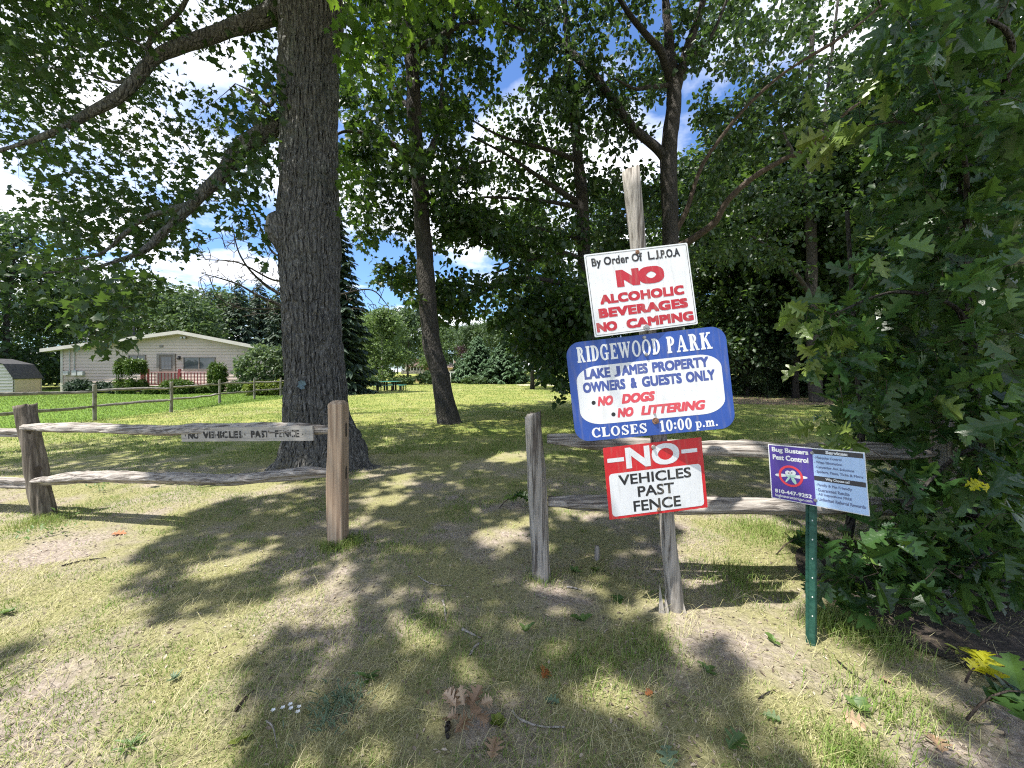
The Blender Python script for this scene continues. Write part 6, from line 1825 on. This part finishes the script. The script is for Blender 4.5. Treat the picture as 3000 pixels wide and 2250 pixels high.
leaf_obj('fallen_leaf', 'long narrow green leaf on the shaded grass right of the dry clump', 1640, 2065, .07, L_SAGE, 29, 2.7, .3)
leaf_obj('fallen_leaf', 'rusty leaf on the bright patch at the right of centre bottom', 1890, 2040, .045, L_ORANGE, 30, .3, .4)
leaf_obj('fallen_leaf', 'pair-lobed tan leaf at the very bottom centre', 1440, 2235, .10, L_DRY, 31, 1.4, .5)
leaf_obj('fallen_leaf', 'pale dry leaf below the green metal post', 2572, 1990, .06, L_DRY, 32, -.6, .2)

def weed(label, px, py, n, size, mat, seed, width=.3, up=.5, name='weed', cat_='weed', spread=.006):
    rng = np.random.default_rng(seed); g = G(px, py)
    T = thing(name, label, cat_, (g[0], g[1], gz(g[0], g[1])))
    a = np.arange(n) * 2.399 + rng.random(n) * .4
    D = np.stack([np.cos(a), np.sin(a), up + rng.normal(size=n) * .25], 1)
    N = np.stack([-np.cos(a) * up, -np.sin(a) * up, np.ones(n)], 1)
    leaves('leaf', np.stack([rng.normal(size=n) * spread, rng.normal(size=n) * spread, np.abs(rng.normal(size=n)) * spread * .7 + .003], 1), D, N, size * (.6 + .6 * rng.random(n)), simple_template(width), mat, T, rng.random(n))
    return T
weed('four-leaved green weed left of the sign post base', 1706, 1818, 5, .075, L_WEED, 1, .28)
weed('tall-leaved small weed in the soil left of the four-leaved weed', 1541, 1852, 5, .065, L_WEED, 2, .25, 1.0)
weed('two round pale leaves sprouting from the sunny soil left of the green post', 2262, 1880, 4, .055, L_WEED, 3, .42, .9)
weed('broad grey-green leafy weed on the sunny soil at the lower right', 2515, 2085, 7, .065, L_WEED, 4, .34, .9)
weed('flat dandelion rosette on the shaded grass left of the dry leaf clump', 1080, 1990, 9, .075, L_WEED, 5, .12, .15)
weed('bright green small weed right of the cracked grey post base', 1680, 1675, 8, .05, L_WEED, 6, .35, .6)
weed('pale green little weed right beside the bright green one', 1745, 1672, 10, .045, L_LIME, 7, .35, .7)
weed('low green weed cluster just left of the sign post foot', 1810, 1755, 16, .045, L_WEED, 8, .4, .4)
weed('green clover tuft right of the dry leaf clump', 1462, 2115, 14, .035, L_LIME, 9, .45, .7)
weed('feathery grey-green weed left of the dry leaf clump', 965, 2110, 150, .04, L_SAGE, 10, .07, 1.0, spread=.05)
weed('feathery grey-green weed standing nearest the white flowers', 1015, 2060, 110, .04, L_SAGE, 11, .07, 1.3, spread=.045)
weed('small broad-leaved weed in the sunny grass at the left edge', 18, 1800, 6, .06, L_WEED, 12, .3, .5)
weed('green weed in the sunny grass at the lower left', 380, 2200, 12, .06, L_WEED, 13, .09, .3)
weed('pale weed tuft in the sunny grass above the lower left weed', 510, 2000, 22, .04, L_SAGE, 14, .1, .9)
weed('yellow-green weed at the bottom left of the soil patch', 715, 2170, 9, .035, L_LIME, 15, .35, .5)
weed('five-fingered seedling in the dark soil under the oak sapling', 2820, 1915, 5, .07, L_LIME, 16, .2, .5)
weed('yellow-green weed in the shaded grass right of the sign post', 2070, 1965, 8, .06, L_WEED, 17, .25, .5)
weed('green tuft at the foot of the leaning left post', 150, 1570, 50, .045, L_WEED, 18, .2, .8, spread=.1)
weed('weed patch in the sunny grass right of the leaning left post', 300, 1440, 60, .04, L_WEED, 19, .25, .6, spread=.12)

for k, (px, py) in enumerate(((800, 2098), (828, 2090), (850, 2080), (852, 2092), (876, 2087), (872, 2102))):
    g = G(px, py); T = thing('white_flower', 'small white flower in the grass beside the feathery grey-green weed', 'flower', (g[0], g[1], gz(g[0], g[1]) + .02), 0, 'small white flowers in the grass')
    rng_ = np.random.default_rng(k); a = np.arange(5) * 1.2566
    leaves('petal', np.zeros((5, 3)), np.stack([np.cos(a), np.sin(a), np.full(5, .8)], 1), np.stack([-np.cos(a), -np.sin(a), np.ones(5)], 1), np.full(5, .013), simple_template(.4), MATS['white_enamel'], T, np.zeros(5))
    mb = MB(); mb.tube([(0, 0, -.03), (0, 0, 0)], .001, 4); mb.build('stem', L_WEED, T)

def stick(label, pts, r=.006, name='stick', mat=None, cat_='stick', lift=.01):
    w = []
    for q in pts:
        g = G(q[0], q[1]); w.append([g[0], g[1], gz(g[0], g[1]) + lift + (q[2] if len(q) > 2 else 0)])
    p = spline(np.array(w), 5); c = p[0].copy()
    mb = MB(); mb.tube(p - c, np.linspace(r, r * .55, len(p)), 7, rough_disp(r * .8, (60, 60, 60), int(pts[0][0])))
    o = mb.build(name, mat or WOOD_POST, None, True); o.location = c
    return tag(o, label, cat_)
stick('short bent stick standing out in the shade left of the cracked grey post', [(1297, 1765), (1303, 1790), (1306, 1826)], .009)
stick('pale broken stick on the bare soil below the cracked grey post', [(1354, 1848), (1380, 1860), (1408, 1873)], .008)
stick('stubby stick just below the pale broken stick', [(1402, 1888), (1388, 1903), (1376, 1922)], .008)
stick('thin curved twig left of the cracked grey post base', [(1226, 1695), (1250, 1712), (1290, 1722), (1325, 1720)], .004)
stick('long curved twig at the bottom centre right of the dry clump', [(1500, 2080), (1520, 2105), (1580, 2130), (1655, 2135)], .005)
stick('thin dark twig lying on the sunny soil right of the green post base', [(2450, 1935), (2500, 1980), (2545, 2010)], .004, mat=BARK_GREY)
stick('forked little twig on the sunny soil at the lower right', [(2222, 2055), (2240, 2040), (2262, 2030)], .004, mat=BARK_GREY)
stick('dark short stick at the bottom left of the dry clump', [(1314, 2120), (1310, 2145), (1312, 2165)], .010, mat=BARK_GREY)
stick('pale twig in the sunny grass at the far lower left', [(780, 2120), (800, 2140), (812, 2200)], .004)
stick('brown twig on the grass at the left, below the shadow of the big crown', [(690, 2090), (720, 2050), (745, 2030)], .006, mat=BARK_BROWN)
stick('thin twig in the sunny grass left of the leaf shade', [(180, 1665), (240, 1650), (310, 1640)], .006, mat=BARK_GREY)
stick('short grey twig in front of the sign post foot', [(1660, 1722), (1680, 1724), (1705, 1730)], .006)
stick('thin fallen branch on the shaded lawn far behind the cracked grey post', [(1575, 1178), (1610, 1178), (1650, 1176)], .03, mat=BARK_GREY)
stick('white bare twig in the dark soil under the oak sapling', [(2985, 1995), (3000, 2010), (3020, 2030)], .006)
# the small wooden stub
g = G(1748, 1640); T = thing('stake', 'short broken grey wooden stake in the grass behind the cracked grey post', 'stake', (g[0], g[1], 0))
mb = MB(); post(mb, (0, 0, 0), (.004, 0, .125), .018, 31, .02, 10); mb.build('stub', WOOD_POST, T, True)

# ------------------------------------------------------------------ grass
def grass():
    CL = G(1368, 2105)
    rng = np.random.default_rng(900)
    def blades(n, y0, y1, hgt, wid, seed, power=1.0):
        y = (y0 ** (2 - power) + rng.random(n) * (y1 ** (2 - power) - y0 ** (2 - power))) ** (1 / (2 - power)) if power != 2 else y0 * (y1 / y0) ** rng.random(n)
        x = (rng.random(n) * 2 - 1) * 1.42 * y
        return x, y
    out_V, out_T = [], []
    def emit(x, y, h, w, lean, tint, five=True):
        n = len(x)
        a = rng.random(n) * 6.283
        ld = np.stack([np.cos(a), np.sin(a)], 1)
        wd = np.stack([-np.sin(a + .5), np.cos(a + .5)], 1)
        z0 = gh(x, y) - .004
        b = np.stack([x, y, z0], 1)
        mid = b.copy(); mid[:, :2] += ld * (h * lean * .35)[:, None]; mid[:, 2] += h * .62
        tip = b.copy(); tip[:, :2] += ld * (h * lean)[:, None]; tip[:, 2] += h * np.clip(1.05 - lean * .55, .12, 1)
        W3 = np.concatenate([wd * w[:, None], np.zeros((n, 1))], 1)
        V = np.stack([b - W3, b + W3, mid + W3 * .8, tip, mid - W3 * .8], 1)
        kk = np.hypot(x - CL[0], y - CL[1]) > .13; V = V[kk]; tint = tint[kk]
        out_V.append(V.reshape(-1, 3)); out_T.append(np.repeat(tint, 5))
    def bare(x, y):
        px = 1500 + F * x / y; py = 1090 + CAMH * F / y
        b = v2(x, y, .55, 61) * .6 + v2(x, y, .17, 62) * .4
        path = ((px > 1080) & (px < 1560) & (py > 1330) & (py < 1720)) * .17 + ((px > 1300) & (px < 1900) & (py > 1720) & (py < 1990)) * .14 + ((px > 2000) & (px < 2700) & (py > 1700)) * .10 + ((px > 2740) & (py > 1700) & (py < 2060)) * .45 + ((px > 2850) & (py > 1990)) * .2
        path = path + ((px > 960) & (px < 1330) & (py > 2010)) * .16 + (np.hypot(x + .98, y - 11.2) < 1.1) * .2 + (np.hypot(x + 3.1, y - 6.0) < 1.15) * .12 - ((px < 950) & (py > 1640)) * .1
        return b + path
    # foreground turf
    x, y = blades(240000, 1.25, 7.5, 0, 0, 0, .75)
    bb = bare(x, y); k = rng.random(len(x)) > smooth(.475, .61, bb) * .93
    x, y, bb = x[k], y[k], bb[k]
    n = len(x)
    gn = v2(x, y, .6, 71) * .55 + v2(x, y, .2, 72) * .45 + smooth(3.2, 6.5, y) * .16
    green = rng.random(n) < smooth(.36, .66, gn)
    t = np.where(green, .5 + .5 * rng.random(n), .5 * rng.random(n))
    h = (.015 + .026 * rng.random(n) ** 1.5) * (.75 + .6 * gn)
    lean = np.where(green, .3 + 1.0 * rng.random(n), .7 + 1.3 * rng.random(n))
    emit(x, y, h, .0011 + .0006 * y / 3, lean, t)
    # a few tall stalks and lying straws
    x, y = blades(4500, 1.25, 6, 0, 0, 0, .5); n = len(x)
    emit(x, y, .04 + .05 * rng.random(n), np.full(n, .0010), .5 + 1.6 * rng.random(n), .4 * rng.random(n))
    x, y = blades(1600, 1.25, 3.2, 0, 0, 0, .5); n = len(x)
    emit(x, y, .06 + .07 * rng.random(n), np.full(n, .0012), 2.0 + 1.2 * rng.random(n), .35 * rng.random(n))
    # green tufts at the posts and on the right
    for (px, py, rx, n, hh) in ((980, 1605, .16, 700, .10), (1030, 1590, .14, 400, .09), (2440, 1830, .16, 500, .12), (2240, 1560, .3, 900, .09), (2150, 1700, .3, 700, .09), (2560, 1880, .2, 500, .11), (2600, 2080, .25, 600, .08), (2500, 2230, .16, 500, .09), (130, 1530, .25, 600, .1), (1590, 1700, .12, 200, .07), (1180, 1620, .3, 400, .06), (1250, 1830, .25, 700, .05), (1740, 1950, .25, 700, .06), (1900, 1900, .2, 500, .06)):
        g = G(px, py); q = rng.normal(size=(n, 2)) * rx * .5
        x, y = g[0] + q[:, 0], g[1] + q[:, 1]; k = y > 1.2; x, y = x[k], y[k]; n2 = len(x)
        emit(x, y, hh * (.5 + .7 * rng.random(n2)), np.full(n2, .0017), .25 + .8 * rng.random(n2), .45 + .55 * rng.random(n2))
    # mid and far lawn
    x, y = blades(120000, 7, 16, 0, 0, 0, 1.0); n = len(x)
    k = (x > -13.2) & (rng.random(n) > smooth(.52, .68, bare(x, y)) * .8); x, y = x[k], y[k]; n = len(x)
    gn = v2(x, y, 1.3, 73) * .6 + v2(x, y, .35, 74) * .4
    t = np.where(rng.random(n) < smooth(.2, .5, gn), .52 + .42 * rng.random(n), .45 * rng.random(n))
    emit(x, y, .03 + .045 * rng.random(n), .0022 + .0004 * y, .3 + .9 * rng.random(n), t)
    x, y = blades(110000, 16, 50, 0, 0, 0, 1.1); n = len(x)
    k = (x > -13.5); x, y = x[k], y[k]; n = len(x)
    gn = v2(x, y, 2.5, 75) * .6 + v2(x, y, .8, 76) * .4
    t = np.where(rng.random(n) < smooth(.2, .6, gn), .5 + .4 * rng.random(n), .45 * rng.random(n))
    emit(x, y, .04 + .05 * rng.random(n), .0006 * y, .3 + .8 * rng.random(n), t)
    # the greener yard
    x = -13.0 - rng.random(60000) ** 1.3 * 28; y = 7 + rng.random(60000) * 21; k = (x > -1.42 * y); x, y = x[k], y[k]; n = len(x)
    emit(x, y, .04 + .06 * rng.random(n), .0006 * y + .001, .3 + .6 * rng.random(n), np.clip(.78 + .22 * rng.random(n), 0, 1))
    V = np.vstack(out_V); t = np.concatenate(out_T); m = len(V) // 5
    lp = (np.arange(m)[:, None] * 5 + np.array([0, 1, 2, 4, 4, 2, 3])[None, :]).ravel()
    gm = leafmat('grass_blade', [(.62, .56, .35), (.49, .46, .225), (.315, .355, .125), (.195, .28, .062), (.125, .235, .032)], .3, (.25, .3, .06), .6, .3)
    o = mk('grass', V, lp, np.tile([4, 3], m), gm, None, False, t)
    o['kind'] = 'stuff'
grass()

# crumbs of bark, chips and dead leaf bits on the bare soil
def litter():
    rng = np.random.default_rng(950)
    n = 26000
    y = 1.3 + rng.random(n) ** 1.2 * 4.5; x = (rng.random(n) * 2 - 1) * 1.4 * y
    b = v2(x, y, .55, 61) * .6 + v2(x, y, .17, 62) * .4
    k = rng.random(n) < .25 + .75 * smooth(.38, .56, b); x, y = x[k], y[k]; n = len(x)
    C = np.stack([x, y, gh(x, y) + .004], 1)
    D = rng.normal(size=(n, 3)); D[:, 2] *= .15
    N = rng.normal(size=(n, 3)) * .3; N[:, 2] += 1
    o = leaves('leaf_litter', C, D, N, .006 + .026 * rng.random(n) ** 3, simple_template(.2), L_CHIP, None, rng.random(n))
    o['kind'] = 'stuff'
litter()
